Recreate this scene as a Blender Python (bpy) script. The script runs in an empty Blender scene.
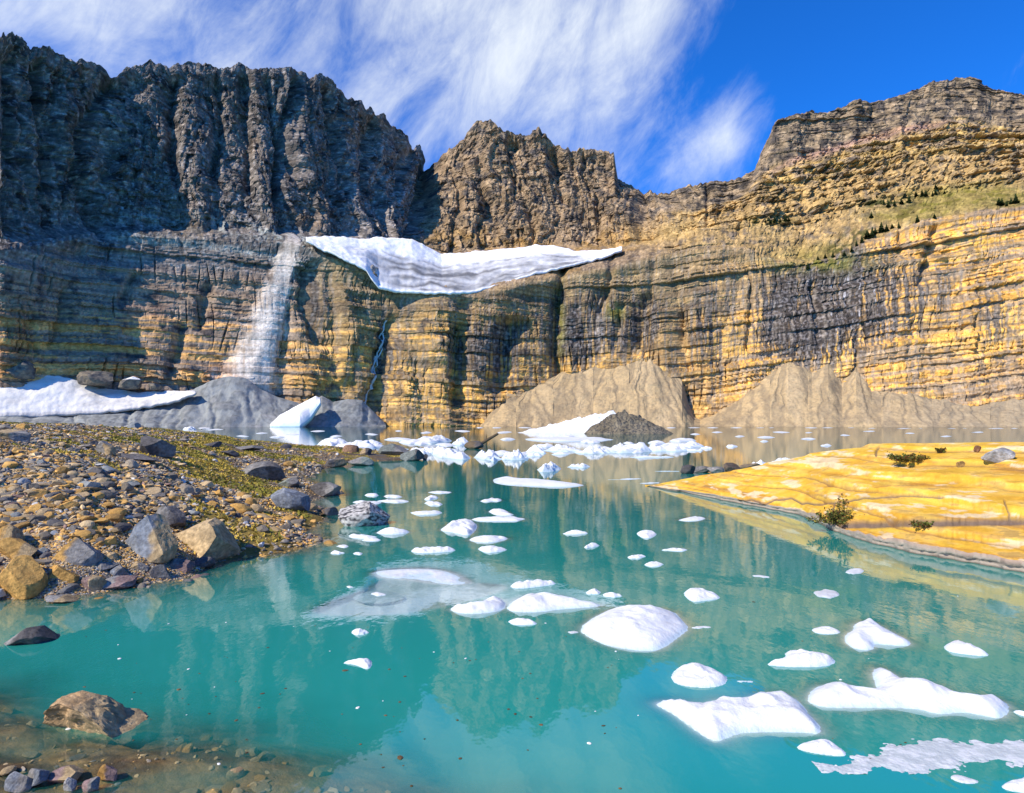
import bpy, bmesh, math, random
import numpy as np

random.seed(7)
RNG = np.random.default_rng(11)
C = bpy.context.scene.collection
SC = bpy.context.scene

# ------------------------------------------------------------------ camera
F = 667.0
CAMZ = 2.0
HZ = 423.2
PITCH = math.atan((HZ - 396.5) / F)
cp, sp_ = math.cos(PITCH), math.sin(PITCH)
cam_d = bpy.data.cameras.new("camera")
cam = bpy.data.objects.new("camera", cam_d)
C.objects.link(cam)
cam.location = (0, 0, CAMZ)
cam.rotation_euler = (math.pi / 2 + PITCH, 0, 0)
cam_d.sensor_width = 36
cam_d.lens = F / 1024 * 36
cam_d.clip_start = 0.05
cam_d.clip_end = 6000
SC.camera = cam


def A(v):
    return np.asarray(v, dtype=np.float64)


def at_depth(px, py, Y):
    """point seen at a pixel of the photo, Y metres in front of the camera"""
    px, py, Y = A(px), A(py), A(Y)
    dx = (px - 512) / F
    dy = (396.5 - py) / F
    diry = cp - dy * sp_
    dirz = sp_ + dy * cp
    s = Y / diry
    return dx * s, Y + 0 * s, CAMZ + dirz * s


def at_z(px, py, z=0.0):
    px, py = A(px), A(py)
    dx = (px - 512) / F
    dy = (396.5 - py) / F
    diry = cp - dy * sp_
    dirz = sp_ + dy * cp
    s = (z - CAMZ) / dirz
    return dx * s, diry * s


def proj(X, Y, Z):
    zc = Z - CAMZ
    d = Y * cp + zc * sp_
    u = -Y * sp_ + zc * cp
    return 512 + F * X / d, 396.5 - F * u / d


# ------------------------------------------------------------------ noise
_perm = np.random.default_rng(3).permutation(256).astype(np.int32)
_perm = np.concatenate([_perm, _perm, _perm])
_g = np.random.default_rng(5).normal(size=(256, 3)).astype(np.float32)
_g /= np.linalg.norm(_g, axis=1)[:, None]


def pn(x, y=0.0, z=0.0):
    x, y, z = np.broadcast_arrays(np.asarray(x, np.float32), np.asarray(y, np.float32), np.asarray(z, np.float32))
    xi = np.floor(x); yi = np.floor(y); zi = np.floor(z)
    xf = x - xi; yf = y - yi; zf = z - zi
    xi = xi.astype(np.int32) & 255; yi = yi.astype(np.int32) & 255; zi = zi.astype(np.int32) & 255
    u = xf * xf * xf * (xf * (xf * 6 - 15) + 10)
    v = yf * yf * yf * (yf * (yf * 6 - 15) + 10)
    w = zf * zf * zf * (zf * (zf * 6 - 15) + 10)

    def c(i, j, k):
        h = _perm[_perm[_perm[xi + i] + yi + j] + zi + k]
        g = _g[h]
        return g[..., 0] * (xf - i) + g[..., 1] * (yf - j) + g[..., 2] * (zf - k)
    a = c(0, 0, 0); b = c(1, 0, 0); x00 = a + u * (b - a)
    a = c(0, 1, 0); b = c(1, 1, 0); x10 = a + u * (b - a)
    a = c(0, 0, 1); b = c(1, 0, 1); x01 = a + u * (b - a)
    a = c(0, 1, 1); b = c(1, 1, 1); x11 = a + u * (b - a)
    y0 = x00 + v * (x10 - x00); y1 = x01 + v * (x11 - x01)
    return (y0 + w * (y1 - y0)) * 1.6


def fbm(x, y=0.0, z=0.0, o=4, gain=0.5):
    t = 0; a = 1.0; f = 1.0
    for i in range(o):
        t = t + a * pn(np.asarray(x) * f + 17.3 * i, np.asarray(y) * f + 5.1 * i, np.asarray(z) * f + 9.7 * i)
        a *= gain; f *= 2.03
    return t


def sst(a, b, x):
    t = np.clip((x - a) / (b - a), 0, 1)
    return t * t * (3 - 2 * t)


def K(keys):
    k = A(keys)
    return lambda x: np.interp(x, k[:, 0], k[:, 1])


def mixc(a, b, t):
    t = np.asarray(t)[..., None]
    return a * (1 - t) + b * t


# ------------------------------------------------------------------ mesh helpers
def mesh_np(name, V, faces, mat=None, col=None, smooth=False, attrs=None):
    """V (n,3); faces (m,3) or (m,4) int array"""
    V = np.ascontiguousarray(V, np.float32)
    faces = np.ascontiguousarray(faces, np.int32)
    k = faces.shape[1]
    me = bpy.data.meshes.new(name)
    me.vertices.add(len(V))
    me.vertices.foreach_set("co", V.ravel())
    me.loops.add(faces.size)
    me.loops.foreach_set("vertex_index", faces.ravel())
    me.polygons.add(len(faces))
    me.polygons.foreach_set("loop_start", np.arange(len(faces), dtype=np.int32) * k)
    me.polygons.foreach_set("loop_total", np.full(len(faces), k, np.int32))
    me.polygons.foreach_set("use_smooth", np.full(len(faces), bool(smooth)))
    me.update(calc_edges=True)
    if col is not None:
        ca = me.attributes.new("Col", 'FLOAT_COLOR', 'POINT')
        c4 = np.ones((len(V), 4), np.float32)
        c4[:, :3] = np.clip(col, 0, 1)
        ca.data.foreach_set("color", c4.ravel())
    for n, v in (attrs or {}).items():
        at = me.attributes.new(n, 'FLOAT', 'POINT')
        at.data.foreach_set("value", np.ascontiguousarray(v, np.float32))
    if mat is not None:
        me.materials.append(mat)
    return me


def compact(V, faces, *arrs):
    used = np.zeros(len(V), bool)
    used[faces.ravel()] = True
    idx = np.cumsum(used) - 1
    return (V[used], idx[faces]) + tuple(a[used] for a in arrs)


def grid_faces(nr, nc):
    i = np.arange(nr - 1)[:, None] * nc + np.arange(nc - 1)[None, :]
    i = i.ravel()
    return np.stack([i, i + 1, i + nc + 1, i + nc], 1)


def link(name, me, label=None, cat=None, group=None, kind=None, parent=None, loc=None):
    o = bpy.data.objects.new(name, me)
    C.objects.link(o)
    if label: o["label"] = label
    if cat: o["category"] = cat
    if group: o["group"] = group
    if kind: o["kind"] = kind
    if parent is not None: o.parent = parent
    if loc is not None: o.location = loc
    return o


# ------------------------------------------------------------------ materials
def new_mat(name):
    m = bpy.data.materials.new(name)
    m.use_nodes = True
    nt = m.node_tree
    for n in list(nt.nodes):
        nt.nodes.remove(n)
    out = nt.nodes.new("ShaderNodeOutputMaterial")
    return m, nt, out


def N(nt, t, **kw):
    n = nt.nodes.new(t)
    for k, v in kw.items():
        if k.startswith("i_"):
            n.inputs[k[2:].replace("_", " ")].default_value = v
        else:
            setattr(n, k, v)
    return n


def attr_mat(name, source="Col", scales=((0.5, 0.35), (3.0, 0.35)), rough=0.9, bump=None, spec=0.2, coord="Object", flat=None):
    """principled surface; base colour from a vertex attribute, the object colour or one flat colour, times value noise"""
    m, nt, out = new_mat(name)
    L = nt.links.new
    p = N(nt, "ShaderNodeBsdfPrincipled")
    p.inputs["Roughness"].default_value = rough
    p.inputs["Specular IOR Level"].default_value = spec
    tc = N(nt, "ShaderNodeTexCoord")
    if flat is not None:
        s = N(nt, "ShaderNodeRGB"); s.outputs[0].default_value = (*flat, 1); cur = s.outputs[0]
    elif source == "OBJ":
        s = N(nt, "ShaderNodeObjectInfo"); cur = s.outputs["Color"]
    else:
        s = N(nt, "ShaderNodeAttribute", attribute_name=source); cur = s.outputs["Color"]
    for sc, am in scales:
        n = N(nt, "ShaderNodeTexNoise", i_Scale=sc, i_Detail=6.0, i_Roughness=0.65)
        L(tc.outputs[coord], n.inputs["Vector"])
        mr = N(nt, "ShaderNodeMapRange")
        mr.inputs[1].default_value = 0.3; mr.inputs[2].default_value = 0.7
        mr.inputs[3].default_value = 1 - am; mr.inputs[4].default_value = 1 + am
        L(n.outputs[0], mr.inputs[0])
        vm = N(nt, "ShaderNodeVectorMath", operation='SCALE')
        L(cur, vm.inputs[0]); L(mr.outputs[0], vm.inputs["Scale"])
        cur = vm.outputs[0]
    L(cur, p.inputs["Base Color"])
    if bump:
        sc, dist, st = bump
        n = N(nt, "ShaderNodeTexNoise", i_Scale=sc, i_Detail=8.0, i_Roughness=0.7)
        L(tc.outputs[coord], n.inputs["Vector"])
        b = N(nt, "ShaderNodeBump", i_Distance=dist, i_Strength=st)
        L(n.outputs[0], b.inputs["Height"])
        L(b.outputs[0], p.inputs["Normal"])
    L(p.outputs[0], out.inputs[0])
    return m


M_cliff = attr_mat("cliff_rock", scales=((0.12, 0.22), (0.6, 0.35)), rough=0.9, bump=(0.7, 0.8, 0.6), spec=0.15)
M_scree = attr_mat("scree", scales=((0.05, 0.08), (0.6, 0.10)), rough=0.95, bump=(0.8, 0.5, 0.5), spec=0.1)
M_snow = attr_mat("old_snow", scales=((0.1, 0.05), (0.6, 0.05)), rough=0.7, bump=(0.5, 0.6, 0.5), spec=0.2)
M_ground = attr_mat("shore_ground", scales=((1.2, 0.25), (9.0, 0.35)), rough=0.95, bump=(25, 0.03, 0.8))
M_rock = attr_mat("boulder_rock", scales=((2.5, 0.25), (14.0, 0.35)), rough=0.85, bump=(22, 0.03, 0.8), spec=0.25)
M_stone = attr_mat("pebble_stone", source="OBJ", scales=((4, 0.25), (20.0, 0.3)), rough=0.85, bump=(30, 0.02, 0.7))
M_gravel = attr_mat("gravel_stone", scales=((6, 0.25), (25.0, 0.3)), rough=0.9, coord="Object")
M_slab = attr_mat("slab_rock", scales=((0.8, 0.10), (6.0, 0.16)), rough=0.9, bump=(7, 0.06, 0.7), spec=0.15)
M_moss = attr_mat("moss", scales=((3, 0.3),), rough=1.0)
M_leaf = attr_mat("shrub_leaf", scales=((8, 0.3),), rough=0.7)
M_needle = attr_mat("conifer_needle", scales=((1, 0.3),), rough=0.8, flat=(0.035, 0.060, 0.016))
M_bark = attr_mat("bark", scales=((6, 0.3),), rough=0.9, flat=(0.10, 0.07, 0.045))
M_wood = attr_mat("wet_driftwood", scales=((3, 0.3),), rough=0.8, flat=(0.09, 0.065, 0.04))
M_fleck = attr_mat("leaf_litter", source="OBJ", scales=((40, 0.3),), rough=0.8)
M_fall = attr_mat("falling_water", scales=((0.6, 0.1),), rough=0.5, flat=(0.62, 0.64, 0.66))


def ice_mat():
    m, nt, out = new_mat("floating_ice")
    L = nt.links.new
    p = N(nt, "ShaderNodeBsdfPrincipled")
    p.inputs["Roughness"].default_value = 0.55
    p.inputs["Specular IOR Level"].default_value = 0.3
    a = N(nt, "ShaderNodeAttribute", attribute_name="Col")
    tc = N(nt, "ShaderNodeTexCoord")
    n = N(nt, "ShaderNodeTexNoise", i_Scale=14.0, i_Detail=5.0, i_Roughness=0.6)
    L(tc.outputs["Object"], n.inputs["Vector"])
    b = N(nt, "ShaderNodeBump", i_Distance=0.03, i_Strength=0.5)
    L(n.outputs[0], b.inputs["Height"])
    L(a.outputs["Color"], p.inputs["Base Color"])
    L(b.outputs[0], p.inputs["Normal"])
    L(p.outputs[0], out.inputs[0])
    return m


M_ice = ice_mat()


def water_mat():
    """milky glacier water: rock flour hides the bed with depth (attribute 'depth', metres); a smooth fresnel surface over it"""
    m, nt, out = new_mat("glacier_water")
    L = nt.links.new
    a = N(nt, "ShaderNodeAttribute", attribute_name="depth")
    mu = N(nt, "ShaderNodeMath", operation='MULTIPLY'); mu.inputs[1].default_value = -1 / 0.15
    L(a.outputs["Fac"], mu.inputs[0])
    ex = N(nt, "ShaderNodeMath", operation='EXPONENT'); L(mu.outputs[0], ex.inputs[0])
    op = N(nt, "ShaderNodeMath", operation='SUBTRACT'); op.inputs[0].default_value = 1.0
    L(ex.outputs[0], op.inputs[1])
    tr = N(nt, "ShaderNodeBsdfTransparent"); tr.inputs[0].default_value = (0.93, 0.94, 0.88, 1)
    di = N(nt, "ShaderNodeBsdfDiffuse"); di.inputs[0].default_value = WATER
    body = N(nt, "ShaderNodeMixShader")
    L(op.outputs[0], body.inputs[0]); L(tr.outputs[0], body.inputs[1]); L(di.outputs[0], body.inputs[2])
    tc = N(nt, "ShaderNodeTexCoord")
    mp = N(nt, "ShaderNodeMapping"); mp.inputs["Scale"].default_value = (1.0, 0.55, 1.0)
    L(tc.outputs["Object"], mp.inputs[0])
    n1 = N(nt, "ShaderNodeTexNoise", i_Scale=5.0, i_Detail=3.0, i_Roughness=0.55)
    L(mp.outputs[0], n1.inputs["Vector"])
    b = N(nt, "ShaderNodeBump", i_Distance=0.006, i_Strength=0.26)
    L(n1.outputs[0], b.inputs["Height"])
    ge = N(nt, "ShaderNodeNewGeometry")
    dt = N(nt, "ShaderNodeVectorMath", operation='DOT_PRODUCT')
    L(ge.outputs["Incoming"], dt.inputs[0]); L(b.outputs[0], dt.inputs[1])
    ab = N(nt, "ShaderNodeMath", operation='ABSOLUTE'); L(dt.outputs["Value"], ab.inputs[0])
    om = N(nt, "ShaderNodeMath", operation='SUBTRACT', use_clamp=True); om.inputs[0].default_value = 1.0; L(ab.outputs[0], om.inputs[1])
    pw_ = N(nt, "ShaderNodeMath", operation='POWER'); pw_.inputs[1].default_value = 3.15; L(om.outputs[0], pw_.inputs[0])
    fr = N(nt, "ShaderNodeMath", operation='MULTIPLY_ADD'); fr.inputs[1].default_value = .97; fr.inputs[2].default_value = .025
    L(pw_.outputs[0], fr.inputs[0])
    gl = N(nt, "ShaderNodeBsdfGlossy"); gl.inputs["Roughness"].default_value = 0.035
    L(b.outputs[0], gl.inputs["Normal"])
    mx = N(nt, "ShaderNodeMixShader")
    L(fr.outputs[0], mx.inputs[0]); L(body.outputs[0], mx.inputs[1]); L(gl.outputs[0], mx.inputs[2])
    L(mx.outputs[0], out.inputs[0])
    return m


WATER = (0.020, 0.300, 0.250, 1)
M_water = water_mat()

# ------------------------------------------------------------------ the cirque: cliff and mountains
cols = np.concatenate([np.arange(-620, -20, 5.0), np.arange(-20, 1045, 0.9), np.arange(1045, 1500, 5.0)])
NC = len(cols)
crest = [(-620, 215), (-328, 190), (-160, 130), (-70, 60), (-30, 36), (0, 32), (12, 30), (26, 34), (38, 43), (51, 48), (68, 53), (89, 58), (106, 65), (112, 73), (120, 68), (132, 61), (150, 59), (171, 61), (185, 56), (202, 59), (215, 66), (226, 65), (239, 61), (255, 68), (267, 67), (280, 67), (294, 64), (306, 70), (313, 76), (321, 72), (333, 77), (342, 85), (350, 95), (361, 97), (368, 106), (373, 101), (378, 114), (386, 111), (395, 123), (410, 135), (415, 147), (422, 143), (430, 158), (434, 167), (446, 150), (465, 135), (475, 119), (491, 116), (497, 124), (504, 128), (526, 131), (537, 124), (545, 131), (555, 141), (566, 147), (576, 145), (590, 147), (603, 150), (614, 153), (618, 179), (638, 188), (658, 194), (678, 187), (695, 184), (728, 181), (745, 174), (756, 167), (763, 150), (770, 135), (777, 119), (795, 114), (813, 109), (827, 112), (841, 107), (855, 99), (877, 102), (905, 94), (930, 82), (959, 77), (980, 78), (994, 87), (1024, 92), (1100, 85), (1500, 120)]
y2 = [(-620, 330), (-328, 310), (-160, 280), (0, 250), (110, 235), (200, 240), (285, 243), (300, 246), (345, 262), (375, 272), (382, 287), (400, 291), (450, 290), (475, 294), (500, 289), (530, 281), (560, 277), (620, 266), (660, 254), (700, 245), (750, 248), (800, 268), (830, 258), (860, 246), (920, 222), (980, 212), (1024, 207), (1500, 190)]
y3 = [(-620, 322), (-328, 300), (-160, 272), (0, 245), (110, 230), (285, 236), (300, 237), (345, 239), (410, 241), (428, 248), (445, 256), (480, 252), (540, 246), (620, 247), (660, 238), (700, 228), (760, 225), (800, 232), (830, 220), (860, 208), (920, 200), (980, 188), (1024, 182), (1500, 165)]
y4 = [(-620, 270), (-328, 245), (-160, 205), (0, 140), (110, 150), (285, 160), (430, 205), (440, 205), (485, 190), (540, 190), (610, 200), (640, 215), (700, 207), (745, 195), (765, 172), (800, 155), (840, 145), (860, 137), (900, 128), (960, 118), (1024, 128), (1500, 140)]
D0 = [(-620, 160), (-328, 292), (-150, 318), (0, 332), (45, 345), (110, 352), (200, 372), (300, 395), (370, 418), (388, 422), (405, 412), (450, 412), (500, 420), (535, 440), (560, 446), (620, 440), (700, 430), (850, 412), (1024, 385), (1500, 290)]
D2 = [(-620, 190), (-328, 315), (-150, 327), (0, 334), (50, 362), (108, 392), (130, 396), (285, 432), (300, 428), (345, 430), (400, 440), (450, 445), (500, 450), (560, 472), (620, 475), (660, 478), (700, 478), (800, 470), (860, 465), (1024, 445), (1500, 330)]
D3 = [(-620, 193), (-328, 318), (-150, 330), (0, 337), (50, 365), (108, 395), (130, 399), (285, 437), (300, 450), (345, 480), (410, 525), (430, 545), (480, 560), (540, 560), (620, 555), (660, 540), (700, 525), (760, 520), (800, 530), (860, 535), (1024, 530), (1500, 400)]
D4 = [(-620, 205), (-328, 330), (-150, 340), (0, 347), (50, 377), (108, 408), (130, 414), (285, 466), (345, 505), (410, 570), (430, 605), (440, 590), (485, 585), (540, 585), (620, 585), (640, 590), (700, 570), (760, 580), (800, 600), (860, 620), (960, 640), (1024, 640), (1500, 500)]
D5 = [(-620, 215), (-328, 340), (-150, 350), (0, 358), (50, 388), (108, 425), (125, 436), (285, 496), (345, 535), (410, 615), (432, 670), (440, 640), (485, 615), (540, 612), (610, 618), (625, 630), (660, 630), (700, 610), (745, 610), (765, 625), (860, 660), (960, 690), (1024, 690), (1500, 560)]


def sm(a, w):
    k = np.hanning(2 * w + 3)[1:-1]; k /= k.sum()
    return np.convolve(np.pad(a, w, mode='edge'), k, mode='valid')


lv = []
d0 = sm(K(D0)(cols), 10)
lv.append(((cols - 512) / F * d0, d0, np.full(NC, -4.0)))
for yk, dk in ((y2, D2), (y3, D3), (y4, D4)):
    lv.append(at_depth(cols, sm(K(yk)(cols), 6), sm(K(dk)(cols), 10)))
lv.append(at_depth(cols, K(crest)(cols), sm(K(D5)(cols), 4)))
x5, y5_, z5 = lv[-1]
lv.append((x5 * 1.2, y5_ * 1.2, z5 - 70))
nrows = [185, 36, 115, 125, 20]
PX, PY_, PZ, LV = [], [], [], []
for k in range(5):
    a, b = lv[k], lv[k + 1]
    t = np.linspace(0, 1, nrows[k], endpoint=(k == 4))[:, None]
    PX.append(a[0] + (b[0] - a[0]) * t); PY_.append(a[1] + (b[1] - a[1]) * t); PZ.append(a[2] + (b[2] - a[2]) * t)
    LV.append(k + t + 0 * PX[-1])
X = np.concatenate(PX); Y = np.concatenate(PY_); Z = np.concatenate(PZ); LVL = np.concatenate(LV)
NR = X.shape[0]
# round the breaks of slope below the crest
ncrest = sum(nrows[:4])
ker = np.hanning(15)[1:-1]; ker /= ker.sum()
for P in (X, Y, Z):
    Q = P.copy()
    acc = 0
    for j, wgt in enumerate(ker):
        acc = acc + wgt * P[j:NR - len(ker) + 1 + j]
    h = len(ker) // 2
    Q[h:NR - h] = acc
    tw = np.clip((ncrest - 8 - np.arange(NR)) / 8.0, 0, 1)[:, None]
    P[:] = Q * tw + P * (1 - tw)
bpx, bpy_ = proj(X, Y, Z)
# arc length and horizontal normal of the wall
sx, sy = sm(lv[2][0], 40), sm(lv[2][1], 40)
dsx, dsy = np.gradient(sx), np.gradient(sy)
ds = np.hypot(dsx, dsy)
S = np.cumsum(ds)[None, :] + 0 * X
nx, ny = (dsy / ds)[None, :], (-dsx / ds)[None, :]

upper = sst(1.95, 2.15, LVL)          # walls above the ledge
ledge = sst(0.93, 1.05, LVL) * (1 - sst(1.9, 2.02, LVL))
lower = 1 - sst(0.9, 1.02, LVL)
back = sst(4.02, 4.3, LVL)
isR = sst(640, 760, bpx)              # right-hand mountain
isC = sst(425, 440, bpx) * (1 - sst(622, 650, bpx))
isL = 1 - sst(425, 440, bpx)

# --- large relief
warp = fbm(S / 40, Z / 60, 1.3, 3) * 8
rib = lambda lam, zl, sd: 1 - np.abs(pn((S + warp) / lam, Z / zl, sd)) * 2.0   # ridges with sharp crests
ribv = lambda lam, zl, sd: np.abs(pn((S + warp) / lam, Z / zl, sd)) * 2.0 - 1  # sharp gullies
big = ribv(34, 230, 2.1)
med = ribv(13, 90, 7.7)
sml = ribv(5.5, 30, 4.2)
fine = fbm(S / 3.2, Z / 5.0, 8.8, 3, 0.6)
blk = fbm(S / 14, Z / 14, 3.1, 4, 0.6)
zs = Z + 0.03 * X + fbm(S / 90, Z / 60, 2.2, 2) * 2.2 - 0.06 * np.clip(X, 0, 400) - .10 * np.clip(X - 90, 0, 400)
strata = pn(zs / 6.0, S / 300, 0.3) * .9 + pn(zs / 2.3, S / 120, 5.3) * .9 + pn(zs / 1.1, S / 60, 9.3) * 0.6
strata = np.sign(strata) * np.abs(strata) ** 0.7
crack = -np.exp(-(pn((S + warp * 0.4) / 6.5, Z / 45, 12.1) / 0.07) ** 2) * sst(-0.1, 0.35, pn(S / 30, Z / 18, 4.4))
_H = np.random.default_rng(17).uniform(-1, 1, 8192)


def hsh(i, j=0, k=0):
    return _H[(np.asarray(i, np.int64) * 733 + np.asarray(j, np.int64) * 1511 + k * 379) & 8191]


zw = zs + 1.8 * pn(zs / 9.0, 0.4, 3.3) + .5 * pn(S / 25, zs / 9, 6.2)
b1 = np.floor(zw / 3.5); b2 = np.floor(zw / 1.45 + .3)
j1 = np.floor((S + 40 * hsh(b1)) / 9.0 + .5 * pn(S / 14, b1 * 1.7, .5))
j2 = np.floor((S + 40 * hsh(b2, 4)) / 4.0)
beds = 1.6 * hsh(b1, 3) + 1.1 * pn(S / 50, b1 * 3.7 + .5, .5) + .75 * hsh(b2, 9) + .42 * hsh(b1, j1) + .22 * hsh(b2, j2, 5)
beds = beds * (.5 + .75 * sst(-.35, .45, pn(S / 42, Z / 26, 44.4))) + .5 * hsh(b1, j1, 31) * sst(0, .4, pn(S / 30, Z / 20, 47.2))
cxu = np.floor((S + warp * .9 + 3.0 * pn(Z / 9, S / 30, 5.5)) / 4.6); czu = np.floor((Z + 9 * hsh(cxu, 2) + 2 * pn(S / 6, Z / 6, 1.5)) / 10.0)
cxv = np.floor((S + warp * .9) / 2.1 + .4 * pn(Z / 5, S / 20, 8.5)); czv = np.floor((Z + 5 * hsh(cxv, 7)) / 4.2)
blocks = 1.5 * hsh(cxu, czu) + .8 * hsh(cxv, czv, 3)
slopeR = isR * sst(1.9, 2.1, LVL) * (1 - sst(2.85, 3.05, LVL))
crestR = isR * sst(2.9, 3.1, LVL)
ampU = upper * (1 - 0.5 * slopeR)
ampU = ampU * (1 - 0.35 * crestR) * (0.75 + 0.45 * isC + 0.15 * isL)
fadecrest = 1 - 0.55 * sst(3.75, 4.0, LVL)
disp = ampU * fadecrest * (9.5 * big + 4.6 * med + 1.6 * sml + .7 * fine + 1.7 * blk + 1.1 * blocks)
disp += slopeR * (2.2 * blk + 1.0 * beds + 1.0 * fine + 1.2 * blocks + 2.6 * sst(.50, .66, fbm(S / 20, Z / 11, 41.1, 4, .6) * .5 + .5))
lowW = np.clip(lower + ledge * sst(625, 680, bpx) * (1 - .5 * sst(820, 900, bpx)) * .85, 0, 1)
disp += lowW * ((5.5 - 2.5 * isR) * ribv(48, 260, 6.6) + 1.3 * ribv(15, 70, 1.9) * sst(-0.2, 0.4, pn(S / 50, Z / 40, 3.7)) + 0.22 * fine + .95 * blk + 1.15 * beds + 2.4 * crack)
disp += upper * 0.5 * beds * (1 + .8 * isR)
disp += ledge * (1.0 * blk + 0.8 * fine)


# --- individual gullies and ribs (centre line in photo pixels, half width px, depth m)
def stroke(pts, w, dep, fall=1.0):
    p = A(pts)
    o = np.argsort(p[:, 1])
    cx = np.interp(bpy_, p[o, 1], p[o, 0]) + fbm(Z / 9, S / 200, 0.7, 2) * w * 0.35
    e = np.exp(-(np.abs(bpx - cx) / w) ** 1.6)
    y0, y1 = p[:, 1].min(), p[:, 1].max()
    return dep * e * sst(y0 - 6, y0 + 5, bpy_) * (1 - sst(y1 - 5, y1 + 8, bpy_))


chute0 = (1 - sst(.5, 1.1, np.abs(bpx - np.interp(bpy_, [232, 290, 390, 400], [293, 278, 246, 240])) / np.interp(bpy_, [230, 260, 300, 350, 395], [6, 12, 20, 26, 36]))) * sst(226, 240, bpy_)
disp *= 1 - .8 * chute0
gul = [
    ([(564, 262), (558, 300), (555, 350), (560, 376)], 4.5, -9), ([(612, 258), (608, 285), (600, 312)], 3.5, -6),
    ([(398, 318), (388, 352), (374, 410)], 9, -9), ([(512, 318), (506, 350), (497, 392)], 13, -16),
    ([(462, 325), (458, 405)], 8, -11), ([(316, 262), (312, 300), (322, 345)], 11, -11), ([(208, 285), (199, 328)], 6, -6),
    ([(183, 322), (172, 372)], 6, -6), ([(112, 76), (92, 120), (86, 170), (104, 235)], 6, -10),
    ([(434, 160), (425, 210), (416, 246)], 6, -16), ([(707, 184), (708, 222)], 2.5, -6),
    ([(478, 140), (484, 178), (492, 212)], 5, -10), ([(512, 134), (520, 180), (532, 216)], 6, -11), ([(553, 145), (562, 190), (572, 205)], 5, -10),
    ([(582, 150), (593, 196)], 4, -8), ([(605, 155), (612, 196)], 3, -6), ([(245, 75), (248, 130), (250, 190)], 5, -9), ([(300, 76), (290, 140), (281, 200)], 5, -9),
    ([(268, 76), (282, 130), (300, 170)], 5, -8), ([(172, 75), (170, 140), (176, 180)], 5, -8), ([(215, 75), (222, 120), (213, 170)], 4, -7),
    ([(332, 84), (345, 140), (352, 190)], 5, -9), ([(378, 116), (374, 150), (368, 185)], 5, -9), ([(412, 150), (404, 190)], 4, -8),
    ([(642, 296), (636, 350)], 9, -9), ([(622, 298), (615, 350)], 5, -5), ([(655, 240), (648, 300)], 4, -4), ([(682, 300), (680, 345)], 4, -4),
    ([(755, 285), (750, 350)], 3.5, -5), ([(940, 225), (930, 262), (922, 285)], 5, -6), ([(905, 225), (902, 252)], 5, -6), ([(815, 280), (822, 340)], 4, -4),
    ([(980, 315), (978, 350)], 2.5, -3), ([(862, 330), (858, 378)], 3, -3), ([(735, 190), (742, 235)], 3, -4),
    ([(45, 60), (52, 120), (60, 190)], 5, -8), ([(70, 290), (62, 345)], 5, -5), ([(20, 60), (25, 150), (12, 230)], 6, -8), ([(132, 272), (122, 300)], 4, -5),
    ([(430, 300), (434, 360)], 18, 6), ([(345, 290), (350, 330), (340, 380)], 8, 5), ([(660, 310), (668, 350)], 8, 3),
    ([(292, 236), (278, 290), (248, 388)], 15, 3),
]
for g_ in gul:
    disp += stroke(*g_)
disp *= (1 - back)
# less relief far below the waterline, none beside the frame needed
X2 = X + nx * disp
Y2 = Y + ny * disp
Zj = Z + sst(3.6, 4.0, LVL) * (1 - back) * (fbm(S / 7.0, 0.4, 2.2, 3, 0.6) * 2.5 + np.floor(fbm(S / 5.0, 1.4, 2.2, 2) * 3) * .7) * (1 - 0.45 * isR)
Zj = Zj + (lower * 0.5 + upper * 0.5) * fbm(S / 5, Z / 5, 7.4, 2) * 0.8

# --- rock colours
def c3(*v):
    return np.array(v, np.float64)


n1 = fbm(S / 45, Z / 35, 0.9, 4) * 0.5 + 0.5
n2 = fbm(S / 9, Z / 9, 4.9, 4, 0.6) * 0.5 + 0.5
n3 = fbm(S / 2.5, Z / 2.5, 14.9, 3, 0.6) * 0.5 + 0.5
stv = fbm(S / 2.6, Z / 55, 6.1, 3, 0.6) * 0.5 + 0.5            # vertical streaks
sth = np.clip(0.5 + 0.40 * pn(zs / 4.0, S / 120, 3.9) + 0.30 * hsh(b2, 1) + .08 * hsh(b1, j1, 2) + .30 * hsh(b1, 8) + 0.2 * pn(zs / .85, S / 35, 2.7), 0, 1)  # bedding
one = np.ones_like(X)
# left wall
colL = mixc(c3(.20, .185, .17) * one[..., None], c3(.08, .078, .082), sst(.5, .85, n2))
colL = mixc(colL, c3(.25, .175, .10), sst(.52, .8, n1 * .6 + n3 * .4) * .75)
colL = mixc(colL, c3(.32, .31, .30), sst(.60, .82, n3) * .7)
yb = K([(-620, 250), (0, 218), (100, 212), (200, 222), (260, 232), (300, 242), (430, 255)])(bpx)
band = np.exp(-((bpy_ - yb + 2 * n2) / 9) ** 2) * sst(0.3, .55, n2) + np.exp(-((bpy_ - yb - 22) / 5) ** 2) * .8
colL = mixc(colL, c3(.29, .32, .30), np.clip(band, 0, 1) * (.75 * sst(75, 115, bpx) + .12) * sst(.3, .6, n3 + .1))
t_ = sst(6, 40, bpy_ - yb - 15)
lowL = mixc(c3(.25, .205, .165) * one[..., None], c3(.11, .10, .10), sst(.55, .85, n2))
tor = sst(292, 335, bpy_) * .9 + .1
lowL = mixc(lowL, c3(.47, .285, .11), sst(.45, .72, sth) * tor * sst(.2, .5, n1 + .15))
lowL = mixc(lowL, c3(.24, .25, .27), (1 - sst(255, 285, bpy_)) * .7 * sst(.3, .6, n1 + .1))
lowL = mixc(lowL, c3(.27, .14, .075), sst(.6, .8, n1) * tor * .6)
colL = mixc(colL, lowL, t_)
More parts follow.
